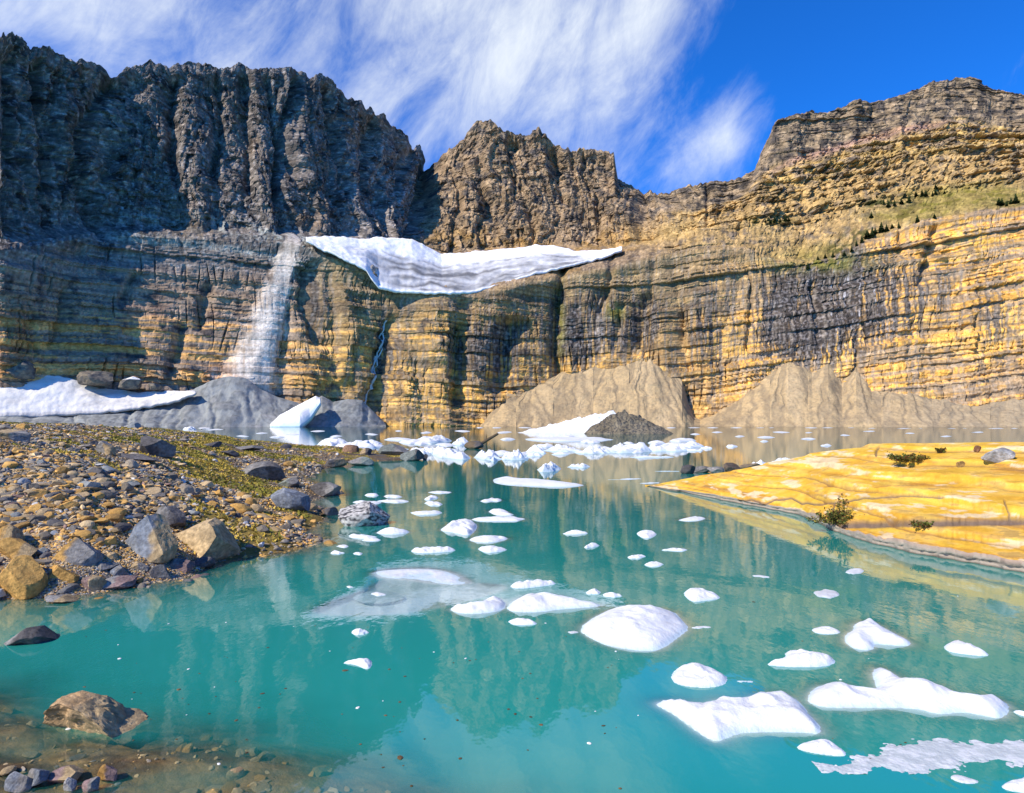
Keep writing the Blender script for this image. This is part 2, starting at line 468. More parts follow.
# central peak
colC = mixc(c3(.27, .205, .135) * one[..., None], c3(.10, .095, .095), sst(.45, .8, n2))
colC = mixc(colC, c3(.30, .235, .15), sst(.55, .8, n3) * .7)
colC = mixc(colC, c3(.34, .22, .08), sst(205, 240, bpy_) * sst(.4, .7, n1 * .5 + n2 * .5) * .8)
# lower cliff under the glacier and to the right
ochw = np.clip(sst(300, 372, bpy_ + 26 * (n1 - .5)) * .8 + .75 * np.exp(-((bpx - 435) / 42) ** 2) * sst(300, 330, bpy_) + .12, 0, 1)
colM = mixc(c3(.32, .23, .115) * one[..., None], c3(.155, .13, .10), sst(.40, .62, sth * .75 + (1 - n2) * .25))
colM = mixc(colM, c3(.47, .285, .085), sst(.42, .62, sth) * ochw)
colM = mixc(colM, c3(.55, .35, .12), sst(.62, .8, sth) * sst(.35, .6, n1) * ochw)
colM = mixc(colM, c3(.10, .095, .095), sst(.60, .85, n2) * .75)
colM = mixc(colM, c3(.20, .145, .09), sst(.5, .72, fbm(S / 24, Z / 16, 61.3, 4) * .5 + .5) * .6)
colM = mixc(colM, c3(.26, .205, .12), (1 - sst(268, 320, bpy_)) * .7 * (1 - isR))
colO = mixc(c3(.56, .325, .085) * one[..., None], c3(.34, .25, .15), sst(.40, .68, sth))
colO = mixc(colO, c3(.62, .38, .09), sst(.5, .75, n1) * .7)
colO = mixc(colO, c3(.20, .17, .14), sst(.60, .82, n2) * .7)
colO = mixc(colO, c3(.24, .20, .155), sst(.5, .72, fbm(zs / 2.2, S / 55, 31.1, 3) * .5 + .5) * .7)
colO = mixc(colO, c3(.30, .225, .13), (1 - sst(270, 330, bpy_ + 30 * (n1 - .5))) * (1 - sst(830, 900, bpx)) * .75)
colM = mixc(colM, colO, sst(660, 760, bpx))
colM = mixc(colM, lowL, (1 - sst(285, 345, bpx)) * .7)
# water stains down the lower cliff
blob = lambda cx, cy, rx, ry: np.exp(-((bpx - cx) / rx) ** 2 - ((bpy_ - cy) / ry) ** 2)
stain = 1.15 * blob(842, 300, 62, 62) + .8 * blob(790, 320, 40, 50) + .9 * blob(642, 318, 22, 32) + .9 * blob(585, 330, 40, 45) + .9 * blob(490, 345, 45, 40) + .6 * blob(705, 330, 30, 60) + .8 * blob(390, 350, 16, 50) + .45 * blob(930, 290, 60, 40) + .7 * blob(318, 300, 20, 45) + .5 * blob(1000, 330, 30, 40) + .5 * blob(560, 310, 8, 60)
stm = sst(.44, .60, stv * .62 + .38 * np.clip(stain, 0, 1.2)) * np.clip(stain * 1.6, 0, 1)
colM = mixc(colM, mixc(c3(.055, .055, .06) * one[..., None], c3(.14, .14, .15), sst(.5, .75, n3)), np.clip(stm, 0, 1) * .93)
whs = sst(.62, .75, fbm(S / 1.6, Z / 40, 16.1, 2) * .5 + .5) * np.clip(blob(840, 305, 45, 55) + blob(865, 325, 30, 40) * .7 + blob(600, 335, 20, 30) * .5, 0, 1)
whs = whs * sst(.5, .62, fbm(S / 2.5, Z / 4, 26.1, 3) * .5 + .5)
colM = mixc(colM, c3(.36, .37, .40), whs * .8)
colM = mixc(colM, c3(.27, .24, .20), sst(.55, .72, stv) * .45)
# right-hand mountain above the lower cliff
colR = mixc(c3(.37, .265, .12) * one[..., None], c3(.19, .155, .11), sst(.45, .75, n2 * .6 + stv * .4))
colR = mixc(colR, c3(.40, .29, .12), sst(.5, .8, n1) * .7)
slopecol = mixc(c3(.40, .29, .115) * one[..., None], c3(.30, .235, .14), sst(.5, .75, n2))
out_ = sst(.50, .66, fbm(S / 20, Z / 11, 41.1, 4, .6) * .5 + .5)
slopecol = mixc(slopecol, mixc(c3(.24, .19, .135) * one[..., None], c3(.12, .105, .09), sst(.45, .7, n2)), out_ * .85)
colR = mixc(colR, slopecol, sst(2.35, 2.7, LVL) * sst(745, 800, bpx))
cliffband = sst(2.93, 3.1, LVL + .08 * (n2 - .5))
colR = mixc(colR, mixc(c3(.27, .215, .145) * one[..., None], c3(.10, .09, .08), sst(.42, .7, n2)), cliffband * .9)
colR = mixc(colR, c3(.34, .22, .18), np.exp(-((LVL - 2.97) / .07) ** 2) * sst(760, 800, bpx) * (1 - sst(930, 960, bpx)) * .7)
scrub = np.clip(blob(770, 220, 22, 4) + blob(885, 203, 34, 5) + blob(925, 194, 30, 4) + blob(868, 234, 22, 7) + blob(842, 248, 16, 7) + blob(1008, 202, 22, 4), 0, 1)
dry = sst(.45, .7, fbm(S / 12, Z / 8, 21.3, 3) * .5 + .5)
grass = blob(985, 195, 60, 11) * 1.2 + blob(905, 215, 40, 7) + blob(830, 255, 40, 12) * .8 + blob(745, 265, 40, 5) * .4 + blob(940, 205, 30, 8)
colR = mixc(colR, mixc(c3(.27, .22, .07) * one[..., None], c3(.19, .175, .03), dry), np.clip(grass, 0, 1) * .9)
colR = mixc(colR, c3(.07, .085, .02), scrub * sst(.42, .55, fbm(S / 5, Z / 4, 51.3, 3) * .5 + .5) * .9)
colM = mixc(colM, c3(.20, .19, .05), np.clip(blob(820, 262, 50, 9) + blob(560, 320, 5, 45) * .8 + blob(615, 310, 9, 9), 0, 1) * sst(.35, .6, n2 + .1))
# assemble
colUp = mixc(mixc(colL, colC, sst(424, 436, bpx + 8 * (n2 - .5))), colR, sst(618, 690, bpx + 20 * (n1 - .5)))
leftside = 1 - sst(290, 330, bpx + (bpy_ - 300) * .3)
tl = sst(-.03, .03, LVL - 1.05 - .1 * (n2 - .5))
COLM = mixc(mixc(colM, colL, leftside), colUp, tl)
chute = sst(.9, .35, np.abs(bpx - np.interp(bpy_, [232, 290, 390, 400], [293, 278, 246, 240])) / np.interp(bpy_, [230, 260, 300, 350, 395], [4, 9, 16, 20, 27]) + .5 * (n2 - .5)) * sst(226, 240, bpy_) if False else (1 - sst(.15, 1.15, np.abs(bpx - np.interp(bpy_, [232, 290, 390, 400], [293, 278, 246, 240])) / np.interp(bpy_, [230, 260, 300, 350, 395], [6, 13, 23, 33, 42]) + .5 * (n2 - .5) + .3 * (stv - .5))) * sst(226, 240, bpy_)
COLM = mixc(COLM, mixc(c3(.47, .45, .42) * one[..., None], c3(.33, .315, .29), sst(.45, .75, stv * .5 + n3 * .5)), chute * .95)
tone_ = np.where(LVL < 1.02, 1 + .09 * hsh(b1, j1, 6) + .07 * hsh(b2, j2, 7) + .15 * hsh(b2, 21), 1 + .20 * hsh(cxu, czu, 6) + .14 * hsh(cxv, czv, 7))
COLM *= ((0.74 + 0.52 * n3) * tone_)[..., None]
lum_ = COLM.mean(-1, keepdims=True)
COLM = np.clip(lum_ + (COLM - lum_) * (1.04 + 0 * bpx)[..., None], .01, 1) * A([1.04, .975, .92]) * np.clip(lum_ / .19, .3, 1.9) ** .38
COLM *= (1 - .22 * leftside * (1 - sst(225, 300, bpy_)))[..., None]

MV = np.stack([X2, Y2, Zj], -1)
gf = grid_faces(NR, NC)
r0 = nrows[0] + 2
rowi = gf[:, 0] // NC
coli = gf[:, 0] % NC
cpx = cols[coli]
masks = [("cliff", rowi < r0), ("mountain", (rowi >= r0) & (cpx < 430)), ("mountain", (rowi >= r0) & (cpx >= 430) & (cpx < 636)), ("mountain", (rowi >= r0) & (cpx >= 636))]
labs = ["ochre and grey banded cliff streaked with dark seeps above the lake", "dark blue grey ribbed mountain wall left of the notch", "brown fluted peak standing behind the hanging glacier", "sunlit tan mountain with grassy ledges and a dark crest cliff"]
for (nm, mk), lb in zip(masks, labs):
    V_, f_, c_ = compact(MV.reshape(-1, 3), gf[mk], COLM.reshape(-1, 3))
    link(nm, mesh_np(nm, V_, f_, M_cliff, c_), kind="structure", label=lb)
fpx, fpy = proj(X2, Y2, Zj)


def on_wall(px, py, lo=0, hi=None):
    """frontmost point of the wall seen at a photo pixel"""
    j = int(np.argmin(np.abs(cols - px)))
    e = np.abs(fpy[:ncrest, j] - py)
    cand = np.where(e < 1.5)[0]
    i = cand[np.argmin(Y2[cand, j])] if len(cand) else int(np.argmin(e))
    return X2[i, j], Y2[i, j], Zj[i, j]


# ------------------------------------------------------------------ sheets of scree and snow against the wall
def apron(name, top, bot, dtop, dbot, mat, colf, zbot=None, nt=70, step=1.0, amp=0.5, groove=0.0, bulge=0.0, x0=None, x1=None, thick=None, edge=0.0, apexes=None, **tags):
    top, bot = A(top), A(bot)
    x0 = top[0, 0] if x0 is None else x0
    x1 = top[-1, 0] if x1 is None else x1
    xs = np.arange(x0, x1 + .01, step)
    yt = np.interp(xs, top[:, 0], top[:, 1]) ; yb = np.interp(xs, bot[:, 0], bot[:, 1])
    Dt, Db = K(dtop)(xs), K(dbot)(xs)
    T = at_depth(xs, yt, Dt); B = at_depth(xs, yb, Db)
    if zbot is not None:
        B = ((xs - 512) / F * Db, Db, np.full_like(xs, zbot))
    t = np.linspace(0, 1, nt)[:, None]
    Xa = B[0] + (T[0] - B[0]) * t; Ya = B[1] + (T[1] - B[1]) * t; Za = B[2] + (T[2] - B[2]) * t
    hgt = np.maximum(T[2] - B[2], .1)
    apx = A(apexes or [0.0])
    s = xs[None, :] + 0 * t
    nz = fbm(Xa / 9, Ya / 9, Za / 9, 4)
    spread = (s + fbm(Xa / 12, Za / 12, 1.1, 3) * 7) + (t - 1) * 30 * pn(s / 70, 0, 5.5)
    g = (np.clip(np.abs(pn(spread / 23, t * .5, 3.3)) * 3.2, 0, 1) - .8) * 1.6
    g += .55 * (np.clip(np.abs(pn((spread + (t - .5) * 9) / 8, t * .9, 7.3)) * 3, 0, 1) - .7) * sst(-.3, .3, pn(s / 30, t * 2, 6.1))
    if apexes:
        q_ = s[..., None] - apx
        kq = np.argmin(np.abs(q_), -1)
        ds_ = np.take_along_axis(q_, kq[..., None], -1)[..., 0]
        ang = ds_ / ((1 - t) * 62 + 9)
        ang = ang + .12 * fbm(Xa / 10, Za / 10, 2.2, 3)
        g = (np.clip(np.abs(pn(ang * 3.1 + kq * 9.7, t * .6, 3.3)) * 3.0, 0, 1) - .8) * 1.5
        g += .6 * (np.clip(np.abs(pn(ang * 9 + kq * 5.1, t * 1.2, 7.3)) * 2.6, 0, 1) - .7) * sst(-.3, .3, pn(ang * 2, t * 2, 6.1 + 0 * s))
        g += -.25 * np.minimum(np.abs(ang), 1.5) ** 1.3
    d = amp * nz + groove * g * np.sin(np.pi * np.clip(t * .95 + .05, 0, 1)) ** .7 + bulge * np.sin(np.pi * t) * hgt
    Ya = Ya - d * .75; Za = Za + d * .5
    Za = Za + edge * Ya / F * (fbm(xs / 9, .3, 1.7, 3)[None] * t ** 5 + 1.5 * fbm(xs / 8, 5.3, 1.7, 3)[None] * (1 - t) ** 5)
    col = colf(Xa, Ya, Za, t + 0 * s, s, nz, g)
    V = np.stack([Xa, Ya, Za], -1).reshape(-1, 3)
    f = grid_faces(nt, len(xs))
    cc = col.reshape(-1, 3)
    if thick:
        n = len(V)
        V2 = V + A([0, thick * .8, -thick])
        V = np.concatenate([V, V2]); cc = np.concatenate([cc, cc])
        fb = f[:, ::-1] + n
        nc = len(xs)
        ring = np.concatenate([np.arange(nc), np.arange(1, nt) * nc + nc - 1, (nt - 1) * nc + np.arange(nc - 2, -1, -1), np.arange(nt - 2, 0, -1) * nc])
        r2 = np.roll(ring, -1)
        f = np.concatenate([f, fb, np.stack([ring, ring + n, r2 + n, r2], 1)])
    return link(name, mesh_np(name, V, f, mat, cc, smooth=not apexes), **tags)


screeR = [(474, 432), (480, 424), (492, 404), (508, 394), (530, 389), (548, 380), (562, 372), (585, 367), (610, 359), (638, 349), (655, 349), (672, 358), (682, 368), (687, 392), (694, 412), (700, 417), (720, 407), (750, 384), (770, 367), (788, 357), (800, 360), (812, 366), (828, 360), (842, 374), (856, 366), (872, 378), (900, 380), (940, 390), (975, 395), (1000, 390), (1024, 387), (1200, 375), (1450, 370)]


def scree_col(Xa, Ya, Za, t, s, nz, g):
    c = mixc(c3(.46, .335, .18) * np.ones_like(Xa)[..., None], c3(.35, .26, .15), sst(-.1, .6, nz))
    c = mixc(c, c3(.46, .345, .20), sst(-.1, .4, fbm(s / 18, t * 1.2, 4.4, 3)) * .7)
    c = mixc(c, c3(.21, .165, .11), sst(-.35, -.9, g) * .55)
    c = mixc(c, c3(.29, .255, .19), sst(840, 1000, s) * .5)
    c = mixc(c, c3(.20, .16, .11), sst(.25, .5, fbm(Xa / 1.2, Za / 1.2, Ya / 3, 3, .6)) * .5)
    return c * (0.9 + .2 * (fbm(Xa / 1.5, Za / 1.5, Ya / 9, 2) * .5 + .5))[..., None]


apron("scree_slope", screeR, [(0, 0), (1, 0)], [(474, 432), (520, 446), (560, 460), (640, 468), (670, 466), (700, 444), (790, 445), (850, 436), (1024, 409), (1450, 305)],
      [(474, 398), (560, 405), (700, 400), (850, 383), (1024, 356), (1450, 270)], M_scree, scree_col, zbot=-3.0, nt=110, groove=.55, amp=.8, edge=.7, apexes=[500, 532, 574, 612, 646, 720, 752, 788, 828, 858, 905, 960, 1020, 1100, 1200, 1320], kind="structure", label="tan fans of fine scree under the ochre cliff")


def gscree_col(Xa, Ya, Za, t, s, nz, g):
    c = mixc(c3(.275, .29, .285) * np.ones_like(Xa)[..., None], c3(.16, .17, .17), sst(-.3, .5, nz + .5 * fbm(s / 4 - t * 6, t * 3, 2.2, 3)))
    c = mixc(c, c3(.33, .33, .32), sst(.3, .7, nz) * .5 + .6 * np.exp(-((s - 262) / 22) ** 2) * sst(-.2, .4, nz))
    return c


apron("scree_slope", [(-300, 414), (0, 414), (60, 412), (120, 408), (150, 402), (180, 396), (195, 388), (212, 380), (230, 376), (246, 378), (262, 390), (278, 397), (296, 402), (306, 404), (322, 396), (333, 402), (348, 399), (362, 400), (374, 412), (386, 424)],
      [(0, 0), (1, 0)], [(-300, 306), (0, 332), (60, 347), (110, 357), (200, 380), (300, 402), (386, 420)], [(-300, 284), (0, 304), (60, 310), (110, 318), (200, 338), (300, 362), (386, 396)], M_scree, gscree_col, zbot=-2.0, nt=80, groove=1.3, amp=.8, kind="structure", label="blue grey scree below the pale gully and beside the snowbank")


def snow_col(Xa, Ya, Za, t, s, nz, g):
    c = mixc(c3(.72, .70, .67) * np.ones_like(Xa)[..., None], c3(.50, .48, .45), sst(.0, .8, fbm(Xa / 14, Za / 5, 3.3, 4)) * .7)
    c = mixc(c, c3(.33, .33, .34), (1 - sst(.02, .10, t)) * .7)
    return c


apron("snowbank", [(-420, 372), (-120, 372), (0, 377), (50, 375), (72, 379), (100, 388), (140, 392), (190, 390), (196, 392)], [(-420, 418), (0, 416), (60, 415), (110, 411), (150, 406), (180, 399), (196, 393)],
      [(-420, 312), (0, 342), (60, 353), (110, 362), (150, 366), (196, 368)], [(-420, 292), (0, 327), (60, 338), (110, 346), (150, 354), (196, 362)], M_snow, snow_col, nt=60, amp=.7, bulge=.05, thick=1.0, edge=.8,
      label="broad white snowbank spread below the shaded cliff beside grey scree", cat="snow")
apron("snow_chunk", [(270, 424), (280, 415), (292, 408), (304, 402), (316, 396), (321, 398)], [(270, 426.5), (300, 426), (310, 418), (321, 401)],
      [(270, 358), (321, 392)], [(270, 354), (300, 354), (321, 380)], M_snow, lambda Xa, Ya, Za, t, s, nz, g: mixc(c3(.85, .86, .87) * np.ones_like(Xa)[..., None], c3(.45, .62, .70), (1 - sst(.05, .3, t)) * .8), nt=30, step=.7, amp=.5, bulge=.18, thick=2.0,
      label="steep white snow wedge at the lake edge below the pale gully", cat="snow")


def glac_col(Xa, Ya, Za, t, s, nz, g):
    lines = pn(t * 13 + fbm(s / 50, t * 1.5, 1.2, 3) * 2.0 + np.abs(s - 450) / 60, s / 120, 2.2)
    c = c3(.86, .87, .89) * np.ones_like(Xa)[..., None]
    mid = sst(.0, .05, t) * (1 - sst(.5, .75, t + .12 * nz)) * sst(345, 400, s + 60 * (t - .3)) * (1 - sst(560, 612, s))
    dirt = np.clip(mid * (.78 + .45 * lines + .25 * nz), 0, 1)
    c = mixc(c, c3(.17, .172, .18), dirt * .97)
    c = mixc(c, c3(.12, .12, .125), np.clip(mid * sst(.2, .6, lines) * .6, 0, 1))
    return c


apron("glacier", [(306, 237), (325, 236), (345, 237), (360, 239), (385, 237), (412, 239), (426, 246), (442, 254), (462, 253), (490, 250), (515, 248), (535, 245), (555, 246), (575, 250), (600, 250), (622, 247)],
      [(306, 240), (325, 249), (345, 259), (366, 270), (378, 286), (400, 292), (450, 292), (475, 291), (500, 284), (530, 275), (560, 268), (600, 258), (622, 250)],
      [(306, 438), (345, 466), (410, 508), (430, 520), (480, 540), (540, 540), (622, 528)], [(306, 424), (345, 424), (372, 427), (400, 436), (450, 442), (480, 452), (500, 462), (560, 484), (600, 500), (622, 512)],
      M_snow, glac_col, nt=60, amp=1.0, bulge=.0, thick=1.2, edge=.8, label="hanging glacier with grey flow lines on the ledge below the fluted peak", cat="glacier")

# waterfall: ribbon of white water down the dark slot
wp = [(394, 322), (393, 332), (390, 343), (388, 355), (384, 368), (380, 382), (377, 395), (375, 408)]
wv, wf = [], []
for off_, wid, i0, i1 in ((0, .9, 0, 8), (2.2, .5, 1, 6), (-1.6, .6, 3, 8), (-3.4, .45, 5, 8)):
    base = len(wv)
    for n_, i in enumerate(np.arange(i0, i1 - .99, .25)):
        x = np.interp(i, range(8), [q[0] for q in wp]) + off_ + .5 * math.sin(i * 3 + off_); y = np.interp(i, range(8), [q[1] for q in wp])
        xw, yw, zw = on_wall(x, y)
        hw = wid * random.uniform(.5, 1.2)
        for sx_, dy_ in ((-1, 0), (0, -.5), (1, 0)):
            wv.append((xw + sx_ * hw, yw - .5 + dy_, zw))
        if n_:
            k = base + (n_ - 1) * 3
            wf += [(k, k + 1, k + 4, k + 3), (k + 1, k + 2, k + 5, k + 4)]
link("waterfall", mesh_np("waterfall", A(wv), A(wf), M_fall, smooth=True), label="thin white waterfall sliding down a dark slot in the banded cliff", cat="waterfall")

# ------------------------------------------------------------------ shore: bank polygon, bed, ground
near_px = [(-420, 640), (-200, 612), (0, 601), (50, 600), (100, 592), (170, 580), (236, 558), (267, 553), (294, 549), (308, 545), (323, 541), (299, 533), (326, 521), (308, 503), (339, 492), (300, 480), (326, 468), (348, 462), (400, 460), (427, 456)]
pg = [at_z(x, y) for x, y in near_px]
pg = [(float(a), float(b)) for a, b in pg]
pg += [(-7.0, 44), (-11, 50), (-17, 55), (-25, 60), (-38, 50), (-60, 45), (-90, 40), (-90, 6)]
BANK = A(pg)


def chaikin(p, n=2):
    for _ in range(n):
        q = np.roll(p, -1, 0)
        p = np.stack([p * .75 + q * .25, p * .25 + q * .75], 1).reshape(-1, 2)
    return p


def sdf(poly, x, y):
    """signed distance, positive inside"""
    x = np.asarray(x, np.float64).ravel(); y = np.asarray(y, np.float64).ravel()
    d = np.full(x.shape, 1e18); inside = np.zeros(x.shape, bool)
    q = np.roll(poly, -1, 0)
    for (ax, ay), (bx, by) in zip(poly, q):
        ex, ey = bx - ax, by - ay
        wx, wy = x - ax, y - ay
        t = np.clip((wx * ex + wy * ey) / (ex * ex + ey * ey + 1e-12), 0, 1)
        d = np.minimum(d, (wx - t * ex) ** 2 + (wy - t * ey) ** 2)
        c = ((ay > y) != (by > y))
        with np.errstate(divide='ignore', invalid='ignore'):
            xi = ax + (y - ay) / (by - ay if by != ay else 1e-12) * ex
        inside ^= c & (x < xi)
    return np.where(inside, 1, -1) * np.sqrt(d)


HC = K([(-400, 1.95), (0, 1.93), (60, 1.86), (100, 1.76), (160, 1.55), (200, 1.28), (240, .85), (300, .45), (370, .22), (430, .15)])


def ground_z(x, y):
    sh = np.shape(x)
    x = np.asarray(x, np.float64).ravel(); y = np.asarray(y, np.float64).ravel()
    d = sdf(BANK, x, y) + fbm(x / 1.5, y / 1.5, .2, 3) * .18
    px = 512 + F * x / np.maximum(y, .5)
    hc = HC(px)
    ins = hc * (1 - np.exp(-np.maximum(d, 0) / (3.2 + 1.8 * sst(200, 0, px) * 0))) + .06 * np.minimum(np.maximum(d, 0) * 3, 1)
    ins = ins + np.minimum(np.maximum(d, 0) / 1.5, 1) * (fbm(x / 2.6, y / 2.6, .7, 4) * .13)
    out = np.maximum(d * .28, -2.6)
    z1 = np.where(d > 0, ins, out)
    # the near shore the photograph was taken from
    e = (x + 3.0) * .33 + (y - 3.75) * .944   # distance beyond the near waterline
    e = e + fbm(x / 1.1, y / 1.1, 3.3, 3) * .14
    z2 = np.where(e < 0, np.minimum(-e * .22, .5), -e * .045 - np.maximum(e - .75, 0) * .3) - np.maximum(x + 1.3, 0) * .06 + fbm(x / .6, y / .3, 8.3, 4) * .035
    z = np.maximum(np.maximum(z1, z2), -2.6)
    return z.reshape(sh)


_fx, _fy = np.arange(-46, 12, .09), np.arange(1.5, 74, .09)
_fz = ground_z(*np.meshgrid(_fx, _fy))


def gz_fast(x, y):
    u = np.clip((np.asarray(x) + 46) / .09, 0, len(_fx) - 1.001); v = np.clip((np.asarray(y) - 1.5) / .09, 0, len(_fy) - 1.001)
    i, j = u.astype(int), v.astype(int); a, b = u - i, v - j
    return (_fz[j, i] * (1 - a) + _fz[j, i + 1] * a) * (1 - b) + (_fz[j + 1, i] * (1 - a) + _fz[j + 1, i + 1] * a) * b


def ray_ground(px, py):
    """first ground point met by the ray of a photo pixel"""
    px, py = np.atleast_1d(A(px)), np.atleast_1d(A(py))
    best = np.full(px.shape, 80.0); done = np.zeros(px.shape, bool)
    pd, pY = None, None
    for Yq in np.geomspace(2.4, 72, 420):
        x, y, z = at_depth(px, py, Yq)
        df = z - np.maximum(gz_fast(x, y), -.05)
        hit = ~done & (df <= 0)
        if pd is None:
            best[hit] = Yq
        else:
            fr_ = np.clip(pd / np.maximum(pd - df, 1e-6), 0, 1)
            best[hit] = (pY + (Yq - pY) * fr_)[hit]
        done |= hit
        pd, pY = df, Yq
    x, y, z = at_depth(px, py, best)
    return x, y, z, done


def moss_mask(x, y):
    px = 512 + F * x / np.maximum(y, .5)
    m = fbm(x / 1.9, y / 2.6, 5.5, 4) * .42 + .5 + .16 * fbm(x / .45, y / .6, 2.5, 2)
    wx_ = sst(60, 200, px) * (1 - .5 * sst(255, 330, px))
    wyy = sst(9.5, 12.5, y + 2.0 * sst(170, 230, px)) * (1 - sst(60, 75, y))
    return sst(.56, .65, m + .15 * (wx_ - .45) + .05 * sst(12, 22, y)) * wyy


rr = np.concatenate([np.geomspace(1.2, 70, 520), np.geomspace(72, 900, 50)])
aa = np.radians(np.concatenate([np.linspace(-100, -42, 120, endpoint=False), np.linspace(-42, 6, 560, endpoint=False), np.linspace(6, 100, 120)]))
GX = rr[:, None] * np.sin(aa)[None, :]
GY = rr[:, None] * np.cos(aa)[None, :]
GZ = ground_z(GX, GY)
gm = moss_mask(GX, GY)
gn = fbm(GX / .9, GY / .9, 1.9, 4) * .5 + .5
gcol = mixc(c3(.13, .09, .05) * np.ones_like(GX)[..., None], c3(.10, .09, .08), sst(.4, .7, gn))
gcol = mixc(gcol, c3(.27, .19, .04), gm * .85)
wet = 1 - sst(-.02, .10, GZ)
gcol = mixc(gcol, gcol * .55, wet)
under = 1 - sst(-.25, -.02, GZ)
gcol = mixc(gcol, mixc(c3(.34, .215, .09) * np.ones_like(GX)[..., None], c3(.15, .10, .055), sst(.4, .65, fbm(GX / .3, GY / .16, 4.4, 4) * .5 + .5)), (1 - sst(-.02, .02, GZ)) * .95)
GV = np.stack([GX, GY, GZ], -1).reshape(-1, 3)
link("ground", mesh_np("ground", GV, grid_faces(len(rr), len(aa))[:, ::-1], M_ground, gcol.reshape(-1, 3), smooth=True), kind="structure", label="stony shore and the brown lake bed it slopes into")

# ------------------------------------------------------------------ rocks
_ico = {}


def ico(n):
    if n not in _ico:
        bm = bmesh.new()
        bmesh.ops.create_icosphere(bm, subdivisions=n, radius=1)
        v = A([q.co[:] for q in bm.verts]); f = A([[w.index for w in q.verts] for q in bm.faces]).astype(int)
        bm.free()
        _ico[n] = (v, f)
    v, f = _ico[n]
    return v.copy(), f


def rock_shape(seed, n=4, planes=14, lo=.55, hi=.92, rough=.05, bottom=True):
    r = np.random.default_rng(seed)
    v, f = ico(n)
    nn = r.normal(size=(planes, 3)); nn /= np.linalg.norm(nn, axis=1)[:, None]
    oo = r.uniform(lo, hi, planes)
    for _ in range(2):
        for a, o in zip(nn, oo):
            d = v @ a - o
            v -= np.maximum(d, 0)[:, None] * a * .96
    if rough:
        dn = v / (np.linalg.norm(v, axis=1)[:, None] + 1e-6)
        k = fbm(v[:, 0] * 2.2 + seed, v[:, 1] * 2.2, v[:, 2] * 2.2, 5, .6)
        v += dn * (k * rough)[:, None]
    v[:, 2] = np.where(v[:, 2] < -.45, -.45 + (v[:, 2] + .45) * .3, v[:, 2])
    return v, f


def rotz(v, a):
    c, s = math.cos(a), math.sin(a)
    return np.stack([v[:, 0] * c - v[:, 1] * s, v[:, 0] * s + v[:, 1] * c, v[:, 2]], 1)


OCH, TAN, GRY, BLU, DRK, PUR, WHT = c3(.46, .265, .075), c3(.42, .31, .17), c3(.22, .21, .195), c3(.205, .225, .25), c3(.075, .07, .068), c3(.21, .145, .135), c3(.42, .41, .39)
HEROES = []


def hero(px0, py0, px1, py1, c1, c2, label, seed, z=None, deep=.9, name="boulder", split=0.0, tilt=0.0, planes=11, n=5, bot_z=None, spots=None, flatten=1.0, prof=None, rough=.03, lumpy=0.0):
    """rock whose outline fills a pixel box; stands on the ground where its foot is seen"""
    cx = (px0 + px1) / 2
    # foot on the ground: march along the ray of the bottom pixel
    if bot_z is None:
        a_, b_, c_, d_ = ray_ground(cx, py1)
        gx, gy, zz = float(a_[0]), float(b_[0]), max(float(c_[0]), 0.0)
    else:
        zz = bot_z
        gx, gy = at_z(cx, py1, zz)
    gx, gy = float(gx), float(gy)
    w = (px1 - px0) / F * gy
    dep = w * .42 * deep
    yc = gy + dep
    h = (py1 - py0) / F * yc * 1.02 + .0
    # part of the height seen is the top face receding: take it off
    h = max(h - dep * (CAMZ - zz - h * .6) / yc * .9, h * .45) * flatten
    v, f = rock_shape(seed, n, planes, .42, .85, rough)
    v = rotz(v, seed * .7)
    mn, mx = v.min(0), v.max(0)
    v = (v - (mn + mx) / 2) / ((mx - mn) / 2)
    if tilt:
        v[:, 2] += v[:, 0] * tilt
        mn, mx = v[:, 2].min(), v[:, 2].max()
        v[:, 2] = (v[:, 2] - (mn + mx) / 2) / ((mx - mn) / 2)
    if prof:
        k_ = np.interp(v[:, 0] + .25 * v[:, 1], [q[0] for q in prof], [q[1] for q in prof])
        v[:, 2] = (v[:, 2] + 1) * k_ - 1
    if lumpy:
        dn_ = v / (np.linalg.norm(v, axis=1)[:, None] + 1e-6)
        v = v + dn_ * (lumpy * (np.abs(fbm(v[:, 0] * 1.9 + seed, v[:, 1] * 1.9, v[:, 2] * 1.9, 4, .6)) * 2 - .5))[:, None]
    sink = .10
    H = h * (1 + sink)
    nz = fbm(v[:, 0] * 1.6 + seed, v[:, 1] * 1.6, v[:, 2] * 1.6, 4) * .5
    k = sst(-.12, .12, v[:, 0] - split + nz * .5)
    col = mixc(c1 * np.ones((len(v), 1)), c2, k)
    col = col * (.8 + .4 * sst(-.4, .4, fbm(v[:, 0] * 6, v[:, 1] * 6, v[:, 2] * 6 + seed, 3)))[:, None]
    if spots is not None:
        s_ = sst(.12, .3, fbm(v[:, 0] * 4, v[:, 1] * 4, v[:, 2] * 7 + seed, 4, .7))
        col = mixc(col, spots, s_)
    v = v * A([w / 2, dep, H / 2]) + A([0, 0, H / 2 - h * sink])
    o = link(name, mesh_np(name, v, f, M_rock, col), label=label, cat="rock", loc=(gx * yc / gy, yc, zz))
    HEROES.append((label, gx * yc / gy, yc, zz, px0, py0, px1, py1))
    return o


